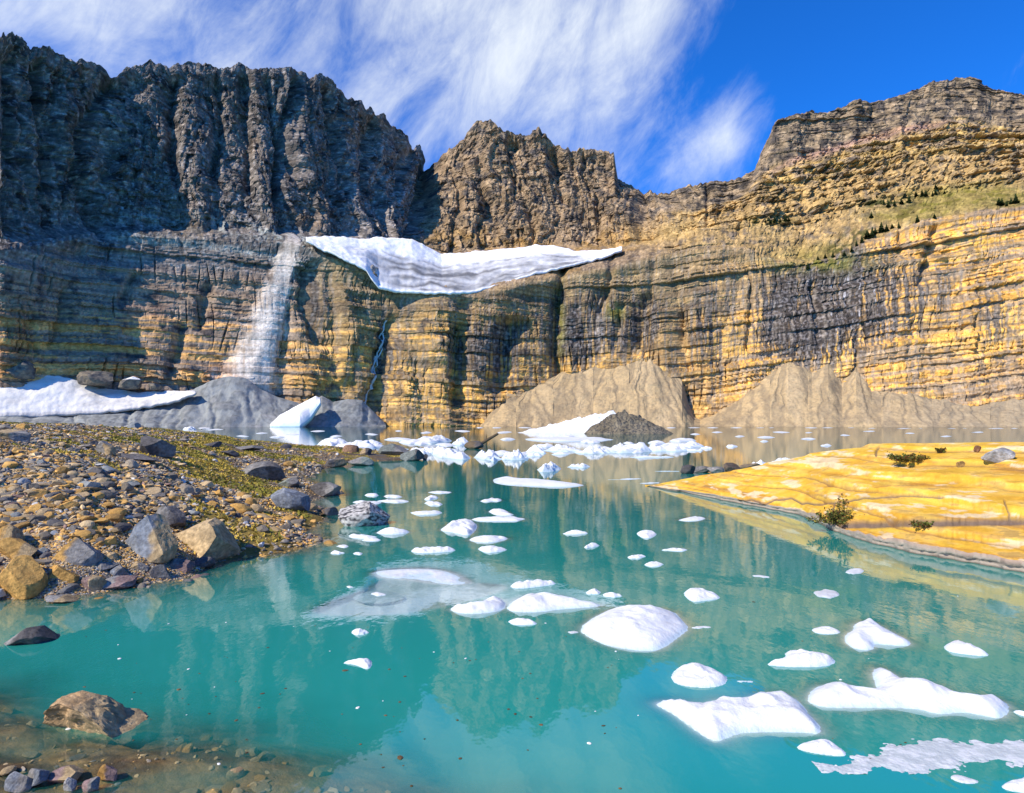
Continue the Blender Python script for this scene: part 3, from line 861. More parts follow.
hero(119, 517, 178, 563, BLU, TAN * .8, "blue grey angular boulder with a tan right side, shading the tan boulder", 21, split=.25, name="boulder", deep=.8)
hero(169, 522, 236, 562, TAN * 1.15, TAN * .7, "large tan boulder with a sharp ridge at the water's edge", 34, split=.45, deep=.9)
hero(50, 539, 102, 568, OCH, GRY * .9, "boulder with an orange left side and grey right side on the bank", 55, split=.05)
hero(-2, 562, 46, 604, OCH * 1.05, OCH * .85, "big pointed orange boulder standing at the waterline", 61, split=.4)
hero(2, 538, 40, 566, OCH * .95, TAN * .8, "orange wedge boulder just behind the big pointed orange boulder", 72, split=.3)
hero(45, 566, 80, 587, OCH, OCH * .8, "low lumpy orange rock between the pointed orange boulder and grey slabs", 83)
hero(-8, 526, 21, 552, OCH * .8, TAN * .7, "rounded brown orange boulder above the orange wedge boulder", 94)
hero(155, 506, 188, 529, GRY * .85, DRK * 1.5, "dark grey pointed rock behind the blue grey and tan boulders", 105, split=.1)
hero(6, 628, 58, 651, GRY * .9, DRK, "dark half sunken rock with a pale left edge in the shallows", 116, split=-.35, bot_z=-.04, planes=9, prof=[(-1, .5), (-.2, 1), (.3, .95), (1, .4)])
hero(44, 692, 143, 745, OCH * .75 + .09, TAN * .85, "knobbly ochre and grey rock standing in the brown shallows", 129, split=.0, bot_z=-.03, planes=12, rough=.05, deep=.75, lumpy=.07, prof=[(-1, .75), (-.6, 1), (-.2, .95), (.25, .7), (.55, .38), (1, .3)])
hero(140, 436, 174, 457, DRK * 1.2, GRY * .8, "dark upright pointed slab among low rocks on the mossy bank", 131, split=.2)
hero(118, 452, 163, 462, DRK * 1.5, DRK * 1.6, "long low dark slab in front of the upright pointed slab", 142, flatten=.8)
hero(96, 441, 116, 455, GRY, TAN * .9, "grey tan block left of the upright dark slab", 143, split=.2)
hero(243, 462, 286, 481, GRY * .95, DRK * 1.4, "flat topped grey block with a dark right end on yellow moss", 153, split=.35, planes=9)
hero(271, 489, 309, 511, BLU, BLU * .7, "blue grey leaning rock below the flat topped block", 164, split=.3, tilt=-.4)
hero(279, 478, 299, 488, GRY + c3(0, .03, 0), GRY * .7, "small greenish grey block above the blue grey leaning rock", 165)
hero(316, 507, 339, 518, c3(.17, .12, .08), DRK * 1.5, "flat brown rock beside the white speckled rock", 175, planes=9, flatten=.8)
hero(338, 503, 389, 527, WHT * 1.1, WHT * .85, "white and black speckled rock standing in the shallow water", 186, spots=c3(.05, .05, .055), planes=22, bot_z=0.0)
hero(309, 483, 340, 497, DRK * 1.2, GRY * .9, "low black and grey rock behind the flat brown rock", 197, split=.2)
hero(341, 445, 359, 456, c3(.25, .15, .09), c3(.13, .08, .05), "rounded reddish brown rock on the tip of the point", 208, split=.4, bot_z=.05)
hero(379, 444, 412, 457, c3(.16, .175, .15), GRY * .8, "greenish grey flat slab on the tip of the point", 219, bot_z=0.02, planes=8)
hero(400, 449, 424, 461, c3(.15, .165, .15), DRK, "dark ended slab leaning at the very end of the point", 221, split=.4, bot_z=0, planes=8)
hero(324, 458, 348, 467, DRK * 1.3, c3(.16, .13, .09), "long dark mossy rock behind the bay", 232, bot_z=.02, flatten=.9)
hero(348, 455, 374, 466, GRY, c3(.15, .18, .16), "grey green flat rock beside the reddish brown rock", 243, bot_z=0, flatten=.8)
hero(360, 448, 372, 457, TAN * .8, DRK, "small tan upright rock between the reddish rock and flat slab", 254, bot_z=.05)
hero(422, 454, 428, 460, DRK * 1.2, DRK, "tiny dark rock off the end of the point", 255, bot_z=0)
hero(88, 559, 116, 573, GRY * 1.1, GRY * .8, "grey slab leaning below the two tone orange boulder", 266, tilt=.5, flatten=.8)
hero(107, 566, 128, 580, BLU, GRY, "pale blue grey block above the wet slabs", 267)
hero(46, 593, 76, 605, GRY * 1.1, TAN * .6, "thin flat grey slab lying in the water's edge", 277, flatten=.7, bot_z=-.01)
hero(50, 582, 78, 596, GRY, GRY * .7, "dark grey flat slab stacked at the wet edge", 288, tilt=.2, flatten=.8)
hero(82, 577, 104, 594, PUR, TAN * .8, "purple grey upright rock among the wet slabs", 299)
hero(100, 580, 134, 594, GRY * 1.2, PUR, "mauve grey jagged rock at the wet edge right of the purple rock", 301, planes=18)
hero(130, 562, 150, 573, TAN * .9, GRY, "small tan flat rock under the blue grey boulder", 312)
hero(166, 559, 194, 573, GRY * .8, PUR * .8, "wet grey lumpy rock under the tan boulder's left end", 323)
hero(150, 566, 170, 582, DRK * 1.5, GRY * .7, "dark splintered rock between the wet slabs and lumpy rock", 334)
hero(194, 558, 214, 570, PUR * .8, DRK * 1.4, "dark mauve rock under the tan boulder's right end", 345)
hero(1, 428, 30, 442, TAN, GRY, "pale tan mound of rock on the skyline of the bank", 356, flatten=.9)
hero(200, 440, 220, 447, GRY * .8, DRK, "low dark rock lying across the far mossy bank", 361, flatten=.8)
hero(218, 449, 238, 456, DRK * 1.3, DRK, "black flat rock on yellow moss behind the flat topped block", 367, flatten=.8)
hero(228, 443, 262, 451, GRY, GRY * .7, "long grey rock row at the back of the moss", 368, flatten=.7)
hero(8, 776, 34, 796, BLU, GRY, "blue grey rock in the pebbles at the near corner", 401, n=4)
hero(24, 772, 48, 792, GRY * 1.1, BLU * .8, "tilted grey splinter rock at the near waterline", 402, n=4, tilt=.5)
hero(50, 773, 82, 790, PUR * 1.3, TAN * .8, "rounded mauve stone in the near pebbles", 403, n=4)
hero(98, 769, 118, 787, OCH * .7, PUR, "upright rusty brown stone at the tip of the near pebbles", 404, n=4)
hero(82, 782, 98, 796, PUR * 1.4, GRY, "small pale mauve stone beside the rusty upright stone", 405, n=4)
hero(64, 781, 76, 795, WHT * .9, BLU, "small white edged stone in the near pebbles", 406, n=4)
# rocks behind the yellow slab's tip
for (a, b, c, d, lab, sd, cc) in [(680, 465, 696, 474, "black rock at the left end of the dark rock chain", 411, DRK), (693, 466, 712, 473, "flat grey black rock in the middle of the dark rock chain", 412, GRY * .7), (722, 463, 744, 473, "broad brown black rock near the yellow slab's back edge", 413, c3(.11, .085, .06)), (739, 463, 768, 470, "low brown rock ledge joining the yellow slab's back edge", 414, c3(.2, .15, .09)), (708, 467, 724, 474, "small pale grey rock in the dark rock chain", 415, GRY)]:
    hero(a, b, c, d, cc, cc * .7, lab, sd, bot_z=0.0, n=4, flatten=.45 if sd == 416 else 1.0)
# rocks by the far snowbank
for (px, py, w, lab, sd) in [(97, 383, 36, "big brown grey boulder standing on the far snowbank", 421), (130, 387, 26, "snow capped grey boulder right of the big one on the snowbank", 422), (155, 389, 16, "small brown boulder last in the row above the snowbank", 423), (22, 377, 36, "low brown rubble heap at the shaded cliff foot above the snowbank", 424)]:
    x, y, z = at_depth(px, py, {421: 357, 422: 361, 423: 364}.get(sd, 344))
    v, f = rock_shape(sd, 4, 18)
    W = w / F * 350
    v = v * A([W / 2, W / 2, W * .36])
    col = mixc(c3(.20, .17, .13) * np.ones((len(v), 1)), c3(.10, .095, .09), sst(-.2, .3, fbm(v[:, 0] / 3, v[:, 1] / 3, v[:, 2] / 3, 3)))
    if sd == 422: col = mixc(col, c3(.8, .8, .82), sst(W * .15, W * .19, v[:, 2]))
    link("boulder", mesh_np("boulder", v, f, M_cliff, col), label=lab, cat="rock", loc=(float(x), float(y), float(z) + W * .12))
print("heroes", len(HEROES))

# --- pebbles: 300 largest as stones of their own, the rest one gravel mesh
def near_ok(px, py):
    return True


stones = []
tries = RNG.uniform([-60, 424], [345, 605], size=(60000, 2))
gx, gy, zz, ok = ray_ground(tries[:, 0], tries[:, 1])
dB = sdf(BANK, gx, gy)
ok &= (dB > -.35) & (gy < 70)
gx, gy, zz, dB = gx[ok], gy[ok], zz[ok], dB[ok]
# even scatter over the bank as well
ex = RNG.uniform([-30, 6], [0, 60], size=(12000, 2))
ed = sdf(BANK, ex[:, 0], ex[:, 1])
ex = ex[ed > -.2]; ed = ed[ed > -.2]
gx = np.concatenate([gx, ex[:, 0]]); gy = np.concatenate([gy, ex[:, 1]]); dB = np.concatenate([dB, ed])
# near corner
cx_ = RNG.uniform([-4.6, 2.6], [-.7, 4.9], size=(1500, 2))
gx = np.concatenate([gx, cx_[:, 0]]); gy = np.concatenate([gy, cx_[:, 1]]); dB = np.concatenate([dB, np.full(len(cx_), 9.)])
zz = gz_fast(gx, gy)
near_c = (gy < 5) & (gx > -5)
keep = np.where(near_c, (zz > -.03) | ((zz > -.16) & (RNG.random(len(gx)) < .16)), zz > -.12) & (RNG.random(len(gx)) > .93 * moss_mask(gx, gy))
gx, gy, zz, dB, near_c = gx[keep], gy[keep], zz[keep], dB[keep], near_c[keep]
size = np.exp(RNG.normal(math.log(.030), .52, len(gx)))
size = np.clip(size, .014, .15) * np.where(near_c, np.where(zz > -.03, .5, 1.2), 1.0) * np.where(gy > 25, 1.35, 1.0)
size *= np.where((RNG.random(len(gx)) < .02) & (gy > 12), 2.2, 1.0)
size *= .85 + .5 * sst(0, 1, pn(gx / 1.5, gy / 1.5, 2.2))
pal = 1.3 * np.stack([OCH, OCH * .7 + .01, TAN, TAN * .7, GRY * A([1.12, 1, .82]), GRY * A([.72, .65, .55]), BLU * A([1.02, .98, .85]), PUR * A([1.05, 1, .85]), DRK * 1.3, WHT * .85])
palname = ["ochre", "rusty brown", "tan", "brown", "grey", "dark grey", "blue grey", "mauve", "blackish", "pale"]
warm = sst(-.4, .5, pn(gx / 2.5, gy / 2.5, 6.6) + .15 - .03 * (gy - 9))
pw = np.stack([.30 * warm + .10, .26 * warm + .10, .22 + 0 * warm, .22 + 0 * warm, .10 + .07 * (1 - warm), .12 + .1 * (1 - warm), .03 + .05 * (1 - warm), .05 + 0 * warm, .05 + .06 * (1 - warm), .04 + 0 * warm], 1)
pw = np.where((dB < .35)[:, None] & ~near_c[:, None], pw * A([.4, .5, .6, .8, 1.3, 1.8, 1, 1.8, 2.6, .5]), pw)
pw = np.cumsum(pw / pw.sum(1, keepdims=True), 1)
pi_ = np.minimum((RNG.random(len(gx))[:, None] > pw).sum(1), 9)
ppx, ppy = proj(gx, gy, zz)
drop = np.zeros(len(gx), bool)
for _, hx, hy, hz, bx0, by0, bx1, by1 in HEROES:
    m_ = 3.0
    drop |= (size > .028) & (ppx > bx0 - m_) & (ppx < bx1 + m_) & (ppy > by0) & (ppy < by1 + (9 if hy < 14 else 3)) & (gy < hy + .3)
size = np.where(drop, .02, size)
size = np.where(near_c, np.minimum(size, .045), size)
app = size / np.maximum(gy, 1)
inview = proj(gx, gy, zz)
vis = (inview[0] > 0) & (inview[0] < 1024) & (inview[1] > 424) & (inview[1] < 793)
pi_ = np.where(near_c & (zz < -.02), np.where(pi_ % 2 == 0, 3, 1), pi_)
order = np.argsort(-np.where(vis, app, 0))
ind = order[:300]; rest = order[300:]
protos = []
for k in range(8):
    v, f = rock_shape(500 + k, 3, 12, .5, .9, .05)
    protos.append(mesh_np("stone", v, f, M_stone))
shapes = [A([1.25, .9, .55]), A([1.0, .85, .75]), A([1.4, 1.0, .35]), A([1.1, 1.0, .6])]
shname = ["oblong", "chunky", "flat", "rounded"]
HX = A([[h[1], h[2]] for h in HEROES])


def nearest_label(x, y):
    q = np.hypot(HX[:, 0] - x, HX[:, 1] - y)
    i = int(np.argmin(q))
    lab = HEROES[i][0]
    dx, dy = x - HX[i, 0], y - HX[i, 1]
    rel = ("right of" if dx > 0 else "left of") if abs(dx) > abs(dy) * .8 else ("behind" if dy > 0 else "in front of")
    return rel, lab


SHORT = {}
for h in HEROES:
    w = h[0].split(" ")
    stop = {"with", "standing", "just", "between", "on", "behind", "in", "among", "below", "above", "beside", "at", "of", "left", "leaning", "lying", "shading", "stacked", "under", "right", "off", "near", "joining"}
    o_ = []
    for q in w:
        if q.strip(",") in stop and len(o_) >= 2: break
        o_.append(q.strip(","))
    SHORT[h[0]] = " ".join(o_[:6])
for rank, i in enumerate(ind):
    k = int(RNG.integers(8)); sh = int(RNG.integers(4))
    rel, lab = nearest_label(gx[i], gy[i])
    o = bpy.data.objects.new("stone", protos[k])
    C.objects.link(o)
    s = size[i] * 1.05
    o.scale = tuple(shapes[sh] * s)
    o.rotation_euler = (random.uniform(-.25, .25), random.uniform(-.25, .25), random.uniform(0, 6.28))
    o.location = (gx[i], gy[i], zz[i] + s * shapes[sh][2] * .35)
    cc = pal[pi_[i]] * random.uniform(.75, 1.25)
    o.color = (*cc, 1)
    sz = "fist sized" if size[i] > .085 else "small"
    o["label"] = f"{sz} {palname[pi_[i]]} {shname[sh]} stone {rel} the {SHORT[lab]}"
    o["category"] = "stone"
    o["group"] = "loose stones on the shore"
# merged gravel
libs = []
for k in range(14):
    v, f = rock_shape(700 + k, 2 if k < 14 else 1, 9, .35, .8, .03)
    libs.append((v, f))
far = gy[rest] > 22
AV, AF, AC = [], [], []
off = 0
lib1 = [rock_shape(800 + k, 1, 7, .5, .85, .1) for k in range(14)]
for i in rest:
    v, f = (libs if (app[i] > .0045 and vis[i]) else lib1)[int(RNG.integers(14))]
    sh = shapes[int(RNG.integers(4))]
    s = size[i]
    v = v * sh * s
    ta = RNG.normal(0, .4); ct, st_ = math.cos(ta), math.sin(ta)
    v = np.stack([v[:, 0], v[:, 1] * ct - v[:, 2] * st_, v[:, 1] * st_ + v[:, 2] * ct], 1)
    v = rotz(v, RNG.uniform(0, 6.28))
    v = v + A([gx[i], gy[i], zz[i] + s * sh[2] * .3])
    AV.append(v); AF.append(f + off); off += len(v)
    AC.append(np.tile(pal[pi_[i]] * RNG.uniform(.7, 1.3), (len(v), 1)))
AV, AF, AC = np.concatenate(AV), np.concatenate(AF), np.concatenate(AC)
link("gravel", mesh_np("gravel", AV, AF, M_gravel, AC), kind="stuff", label="countless ochre and grey pebbles covering the bank")
print("gravel", len(rest), len(AF))

# --- moss and short grass
mp = RNG.uniform([-40, 8.5], [-3, 60], size=(90000, 2))
mp2 = np.stack([RNG.uniform(-60, 345, 90000), RNG.uniform(9, 45, 90000)], 1)
mp2[:, 0] = (mp2[:, 0] - 512) / F * mp2[:, 1]
mp = np.concatenate([mp, mp2])
md = sdf(BANK, mp[:, 0], mp[:, 1])
mm = moss_mask(mp[:, 0], mp[:, 1])
kk = (md > .25) & (RNG.random(len(mp)) < mm * .9)
mp = mp[kk]
mz = ground_z(mp[:, 0], mp[:, 1])
n = len(mp)
hb = RNG.uniform(.015, .045, n) * (1 + mp[:, 1] / 60)
wb = RNG.uniform(.012, .03, n) * (1 + mp[:, 1] / 30)
an = RNG.uniform(0, 6.28, n)
ca, sa = np.cos(an) * wb, np.sin(an) * wb
lean = RNG.normal(0, .03, (n, 2))
b0 = np.stack([mp[:, 0] - ca, mp[:, 1] - sa, mz], 1); b1 = np.stack([mp[:, 0] + ca, mp[:, 1] + sa, mz], 1)
tp = np.stack([mp[:, 0] + lean[:, 0], mp[:, 1] + lean[:, 1], mz + hb], 1)
mv = np.stack([b0, b1, tp], 1).reshape(-1, 3)
tone = RNG.random(n); pat = sst(.35, .65, fbm(mp[:, 0] / 1.8, mp[:, 1] / 1.8, 9.1, 3) * .5 + .5)
mc = mixc(mixc(c3(.44, .31, .045) * np.ones((n, 1)), c3(.50, .38, .09), tone), c3(.13, .15, .025), pat * .8)
link("moss", mesh_np("moss", mv, np.arange(3 * n).reshape(-1, 3), M_moss, np.repeat(mc, 3, 0)), kind="stuff", label="yellow green moss and short grass between the stones")
print("moss", n)

# ------------------------------------------------------------------ yellow slab
sxs = np.concatenate([np.arange(645, 1060, .8), np.arange(1060, 1560, 5)])
yF = K([(645, 487), (680, 492), (712, 498), (740, 504), (770, 509), (800, 514), (815, 521), (835, 530), (870, 541), (920, 552), (980, 562), (1024, 570), (1200, 604), (1560, 690)])(sxs) + fbm(sxs / 22, 0, 0, 3) * 1.0
yB = K([(645, 486.5), (700, 476), (740, 470), (770, 463), (810, 455), (850, 449), (870, 446), (900, 445), (1000, 443), (1100, 442), (1560, 441)])(sxs)
Yb = K([(645, 21.3), (700, 19.9), (740, 18.6), (770, 17.8), (810, 17.0), (857, 15.7), (900, 15.0), (1024, 13.2), (1200, 11.5), (1560, 9)])(sxs)
LIP = (.11 + .03 * fbm(sxs / 40, 3, 0, 2) + .015 * fbm(sxs / 9, 3, 4, 2)) * (.3 + .7 * sst(650, 720, sxs))
fx, fy = at_z(sxs, yF - 3.5, .09)
bx, by, bz = at_depth(sxs, yB, Yb)
nt_ = 460
t = np.linspace(0, 1, nt_)[:, None] ** 1.25
SX = fx + (bx - fx) * t; SY = fy + (by - fy) * t
w_ = np.clip((Yb - fy) / 4, 0, 1)
SZ = LIP + (bz - LIP) * (t + .22 * np.sin(np.pi * t) * 0)
tw = (SZ + .02 * SX) / .27 + fbm(SX / 4, SY / 3, .4, 3) * .28 + .2
fr = tw - np.floor(tw)
SZ = SZ + w_ * .15 * (sst(0, .16, fr) - fr) * np.sin(np.pi * np.clip(t, .02, .98)) ** .3
SZ = SZ + w_ * np.sin(np.pi * np.clip(t, 0, 1)) ** .5 * (fbm(SX / 3, SY / 2, 1.4, 3) * .05 + fbm(SX / .6, SY / .5, 2.4, 4) * .016)
spx, spy = proj(SX, SY, SZ)


def crackline(pts, w):
    p = A(pts)
    cy = np.interp(spx, p[:, 0], p[:, 1]) + fbm(spx / 14, 0, 0, 3) * 1.2
    return np.exp(-((spy - cy) / w) ** 2) * sst(p[0, 0] - 6, p[0, 0] + 3, spx) * (1 - sst(p[-1, 0] - 3, p[-1, 0] + 6, spx))


def vcrack(pts, w):
    p = A(pts)
    cx = np.interp(spy, p[:, 1], p[:, 0]) + fbm(spy / 7, 0, 0, 2) * 2
    return np.exp(-((spx - cx) / w) ** 2) * sst(p[0, 1] - 2, p[0, 1] + 1, spy) * (1 - sst(p[-1, 1] - 1, p[-1, 1] + 2, spy))


ck = crackline([(733, 500), (752, 499), (765, 503), (776, 499), (792, 498), (802, 503), (830, 503), (870, 497), (910, 495), (942, 497)], 1.1)
k2 = crackline([(826, 522), (870, 521), (930, 519), (1040, 517)], 1.4)
k3 = crackline([(820, 486), (880, 485), (960, 482), (1040, 480)], 1.4) * sst(-.2, .3, pn(spx / 30, 0, 3))
k4 = crackline([(735, 476), (800, 474), (880, 476), (1040, 470)], 1.2) * sst(-.1, .3, pn(spx / 25, 2, 3))
k5 = crackline([(790, 460), (860, 461), (960, 456), (1040, 458)], 1.0) * sst(-.1, .3, pn(spx / 25, 5, 3))
kv = vcrack([(835, 503), (830, 522)], 1.) + vcrack([(1004, 500), (1010, 517)], .9) + vcrack([(760, 503), (757, 509)], .8) + vcrack([(878, 447), (876, 456)], 1.2)
SZ = SZ - .05 * ck - .06 * k2 - .04 * k3 - .03 * k4 - .03 * k5 - .03 * kv
kl_ = np.interp(spx, [812, 826, 870, 930, 1040, 1600], [523, 522, 521, 519, 517, 510]) + 1.5 * fbm(spx / 14, 0, 0, 3)
SZ = SZ - .10 * sst(-1.5, 2.5, spy - kl_) * sst(812, 835, spx) * sst(0, .02, t)
sn = fbm(SX / .7, SY / .7, SZ / .13, 5, .65) * .5 + .5
sn2 = fbm(SX / 2.5, SY / 2.5, SZ / .2, 4) * .5 + .5
bed = fbm(SZ / .09 + .18 * fbm(SX / 1.5, SY / 1.5, 3.3, 3), SX / 4.5, 1.7, 4, .6) * .5 + .5
ones = np.ones_like(SX)[..., None]
YEL = c3(.66, .385, .04)
scol = mixc(YEL * ones, c3(.74, .46, .10), sst(.4, .75, sn))
scol = mixc(scol, c3(.56, .28, .03), sst(.5, .75, sn2) * .6)
scol = mixc(scol, c3(.50, .23, .035), sst(.58, .75, bed) * .65)
scol = mixc(scol, c3(.27, .15, .06), sst(.72, .85, bed) * sst(.45, .6, sn2) * .7)
scol = mixc(scol, c3(.30, .2, .08), sst(.70, .85, sn) * .5)
scol = mixc(scol, c3(.72, .48, .07), sst(.55, .7, fbm(SX / 1.1, SY / 1.1, SZ / .2, 3) * .5 + .5) * .6)
pale = sst(.70, .85, fbm(SX / .7, SZ / .16, SY / .9, 4, .6) * .5 + .5 + .5 * np.exp(-((spx - 800) / 65) ** 2 - ((spy - 459) / 7) ** 2) + .1 * np.exp(-((spy - 505) / 10) ** 2) + .12 * sst(960, 1010, spx) * np.exp(-((spy - 450) / 10) ** 2))
scol = mixc(scol, c3(.70, .58, .38), pale * .75)
edge = 1 - sst(0, .006, t + 0 * SX)
scol = mixc(scol, mixc(c3(.13, .10, .09) * ones, c3(.34, .26, .22), edge), np.clip(ck * 1.2 + k2 * 1.1 + kv * .9 + edge, 0, 1) * .9)
scol = mixc(scol, c3(.30, .15, .04), np.clip(k3 + k4 * .7 + k5 * .7, 0, 1) * .7)
# lip: layered edge down into the water, and the back face
riser = np.exp(-((fr - .02) / .035) ** 2) * sst(-.25, .2, pn(SX / 1.6, tw, 4.4)) * sst(0.02, .08, t) * (1 - sst(.94, .99, t))
scol = mixc(scol, c3(.24, .13, .05), riser * .75)
lipz = A([-.5, -.06, 0.0, .028, .034, .06, .066, .085])
lipo = A([-.10, -.05, .02, .0, .05, .055, .012, .0])
dirn = np.stack([np.zeros_like(fx), -np.ones_like(fx)], 0)
LX = fx + 0 * lipz[:, None]; LYv = fy - lipo[::1][:, None] * 0 + (A([.12, .05, .03, .005, .05, .045, .0, .0])[:, None])
LZ = np.minimum(lipz[:, None] * (LIP / .10), LIP - .004)
wetl = 1 - sst(0, .03, LZ)
lcol = mixc(c3(.33, .28, .22) * np.ones_like(LX)[..., None], c3(.10, .075, .06), np.clip(wetl + .6 * sst(.2, .5, fbm(LX / .3, LZ * 20, 1, 2)), 0, 1))
BX = np.repeat(bx[None], 3, 0) * A([1.12, 1.35, 1.6])[:, None]; BY = np.repeat(by[None], 3, 0) * A([1.12, 1.35, 1.6])[:, None]
BZ = np.stack([bz - .14 * (2 - bz) - .03, bz - .42 * (2 - bz) - .15, bz * 0 - .9])
VX = np.concatenate([LX, SX, BX]); VY = np.concatenate([LYv, SY, BY]); VZ = np.concatenate([LZ, SZ, BZ])
VC = np.concatenate([lcol, scol, np.repeat(scol[-1:], 3, 0)])
link("rock_slab", mesh_np("rock_slab", np.stack([VX, VY, VZ], -1).reshape(-1, 3), grid_faces(VX.shape[0], len(sxs)), M_slab, VC.reshape(-1, 3), smooth=True),
     label="broad yellow orange rock slab sloping into the lake with dark cracks", cat="rock slab")


def slab_point(px, py):
    d = (spx - px) ** 2 + (spy - py) ** 2
    i = np.unravel_index(np.argmin(d), d.shape)
    return float(SX[i]), float(SY[i]), float(SZ[i])


# grey boulder on the slab
for (px, py, wpx, hpx, cc, lab, sd) in [(1000, 459, 34, 14, WHT * .9, "pale grey rounded boulder lying on the yellow slab's top", 431), (978, 451, 8, 6, c3(.2, .1, .05), "small dark brown stone left of the pale boulder on the slab", 432), (961, 466, 9, 8, c3(.33, .2, .07), "small brown block on the slab below the pale boulder", 433)]:
    x, y, z = slab_point(px, py)
    v, f = rock_shape(sd, 4, 12)
    s = wpx / F * y / 2
    v = v * A([s, s * .7, hpx / F * y * .75])
    cl = mixc(cc * np.ones((len(v), 1)), cc * .65, sst(-.1, .3, fbm(v[:, 0] / s * 2, v[:, 1] / s * 2, v[:, 2] / s * 2, 3)))
    link("boulder" if wpx > 20 else "stone", mesh_np("boulder", v, f, M_rock, cl), label=lab, cat="rock", loc=(x, y, z + .02))


def shrub(px, py, wpx, hpx, lab, seed, sprig=None, n=700):
    n = int(n * 1.6)
    r = np.random.default_rng(seed)
    x, y, z = slab_point(px, py)
    W = wpx / F * y / 2 * 1.15; Hh = hpx / F * y
    root = link("shrub", None, label=lab, cat="shrub", loc=(x, y, z))
    # stems
    sv, sf = [], []
    tips = []
    for k in range(26):
        a = r.uniform(0, 6.28); q = r.random() ** .6
        end = A([math.cos(a) * W * q, math.sin(a) * W * .7 * q, Hh * r.uniform(.25, .6)])
        tips.append(end)
    if sprig:
        for k in range(7):
            tips.append(A([(sprig[0] / F * y) + r.normal(0, .06 * W * 2), r.normal(0, .05), sprig[1] / F * y * r.uniform(.6, 1.0)]))
    for end in tips:
        st = A([end[0] * .35, end[1] * .35, -.02]); b = len(sv)
        wd = .006
        for p, q in ((st, 1), ((st + end) / 2 + r.normal(0, .02, 3), .8), (end, .4)):
            for j in range(3):
                sv.append(p + A([math.cos(j * 2.1) * wd * q, math.sin(j * 2.1) * wd * q, 0]))
        for s_ in range(2):
            for j in range(3):
                c0, c1 = b + s_ * 3 + j, b + s_ * 3 + (j + 1) % 3
                sf.append((c0, c1, c1 + 3, c0 + 3))
    link("stem", mesh_np("stem", A(sv), A(sf), M_bark), parent=root)
    lv_, lf_, lc_ = [], [], []
    for k in range(n):
        e = tips[int(r.integers(26))] if (not sprig or r.random() < .9) else tips[26 + int(r.integers(7))]
        u = r.uniform(.35, 1.05)
        p = A([e[0] * (.35 + .65 * u), e[1] * (.35 + .65 * u), e[2] * u]) + r.normal(0, .05 * max(W, .3), 3)
        p[2] = max(p[2], .01)
        a, b = r.normal(size=3), r.normal(size=3)
        a /= np.linalg.norm(a); b -= a * (a @ b); b /= np.linalg.norm(b)
        s = r.uniform(.014, .032)
        i0 = len(lv_)
        lv_ += [p - a * s, p + b * s * .5, p + a * s, p - b * s * .5]
        lf_.append((i0, i0 + 1, i0 + 2, i0 + 3))
        cc = [c3(.10, .12, .02), c3(.20, .16, .03), c3(.14, .06, .02), c3(.06, .08, .015)][int(r.integers(4))] * r.uniform(.7, 1.2)
        lc_ += [cc] * 4
    link("foliage", mesh_np("foliage", A(lv_), A(lf_), M_leaf, A(lc_)), parent=root)


shrub(838, 521, 52, 22, "olive brown shrub with a tall sprig at the yellow slab's water edge", 1, sprig=(8, 32), n=1500)
shrub(912, 461, 40, 11, "dark olive shrub on the upper part of the yellow slab", 2, n=900)
shrub(922, 520, 24, 8, "small sparse shrub in the slab crack right of the tall sprigged shrub", 3, n=260)
shrub(942, 452, 10, 7, "tiny tuft at the upper slab edge right of the dark shrub", 4, n=120)

# ------------------------------------------------------------------ conifers on the right-hand mountain
def conifer_meshes(seed):
    r = np.random.default_rng(seed)
    v, f = [], []
    layers = 11
    for k in range(layers):
        z0 = .10 + .86 * k / layers; rad = (.26 * (1 - k / layers) + .02) * r.uniform(.8, 1.15)
        nb = 9
        for j in range(nb):
            a = 6.283 * (j + r.uniform(-.3, .3)) / nb; L_ = rad * r.uniform(.65, 1.2)
            c, s = math.cos(a), math.sin(a); wdt = L_ * .42
            b = len(v)
            v += [(0, 0, z0 + .07), (c * L_ * .6 - s * wdt, s * L_ * .6 + c * wdt, z0 + .01), (c * L_, s * L_, z0 - .05), (c * L_ * .6 + s * wdt, s * L_ * .6 - c * wdt, z0 + .01)]
            f.append((b, b + 1, b + 2, b + 3))
    b = len(v)
    crown = mesh_np("crown", A(v), A(f), M_needle)
    tv, tf = [], []
    for z, q in ((-.05, .022), (.5, .014), (1.0, .003)):
        for j in range(6):
            tv.append((math.cos(j * 1.047) * q, math.sin(j * 1.047) * q, z))
    for s in range(2):
        for j in range(6):
            tf.append((s * 6 + j, s * 6 + (j + 1) % 6, s * 6 + 6 + (j + 1) % 6, s * 6 + 6 + j))
    return crown, mesh_np("trunk", A(tv), A(tf), M_bark)


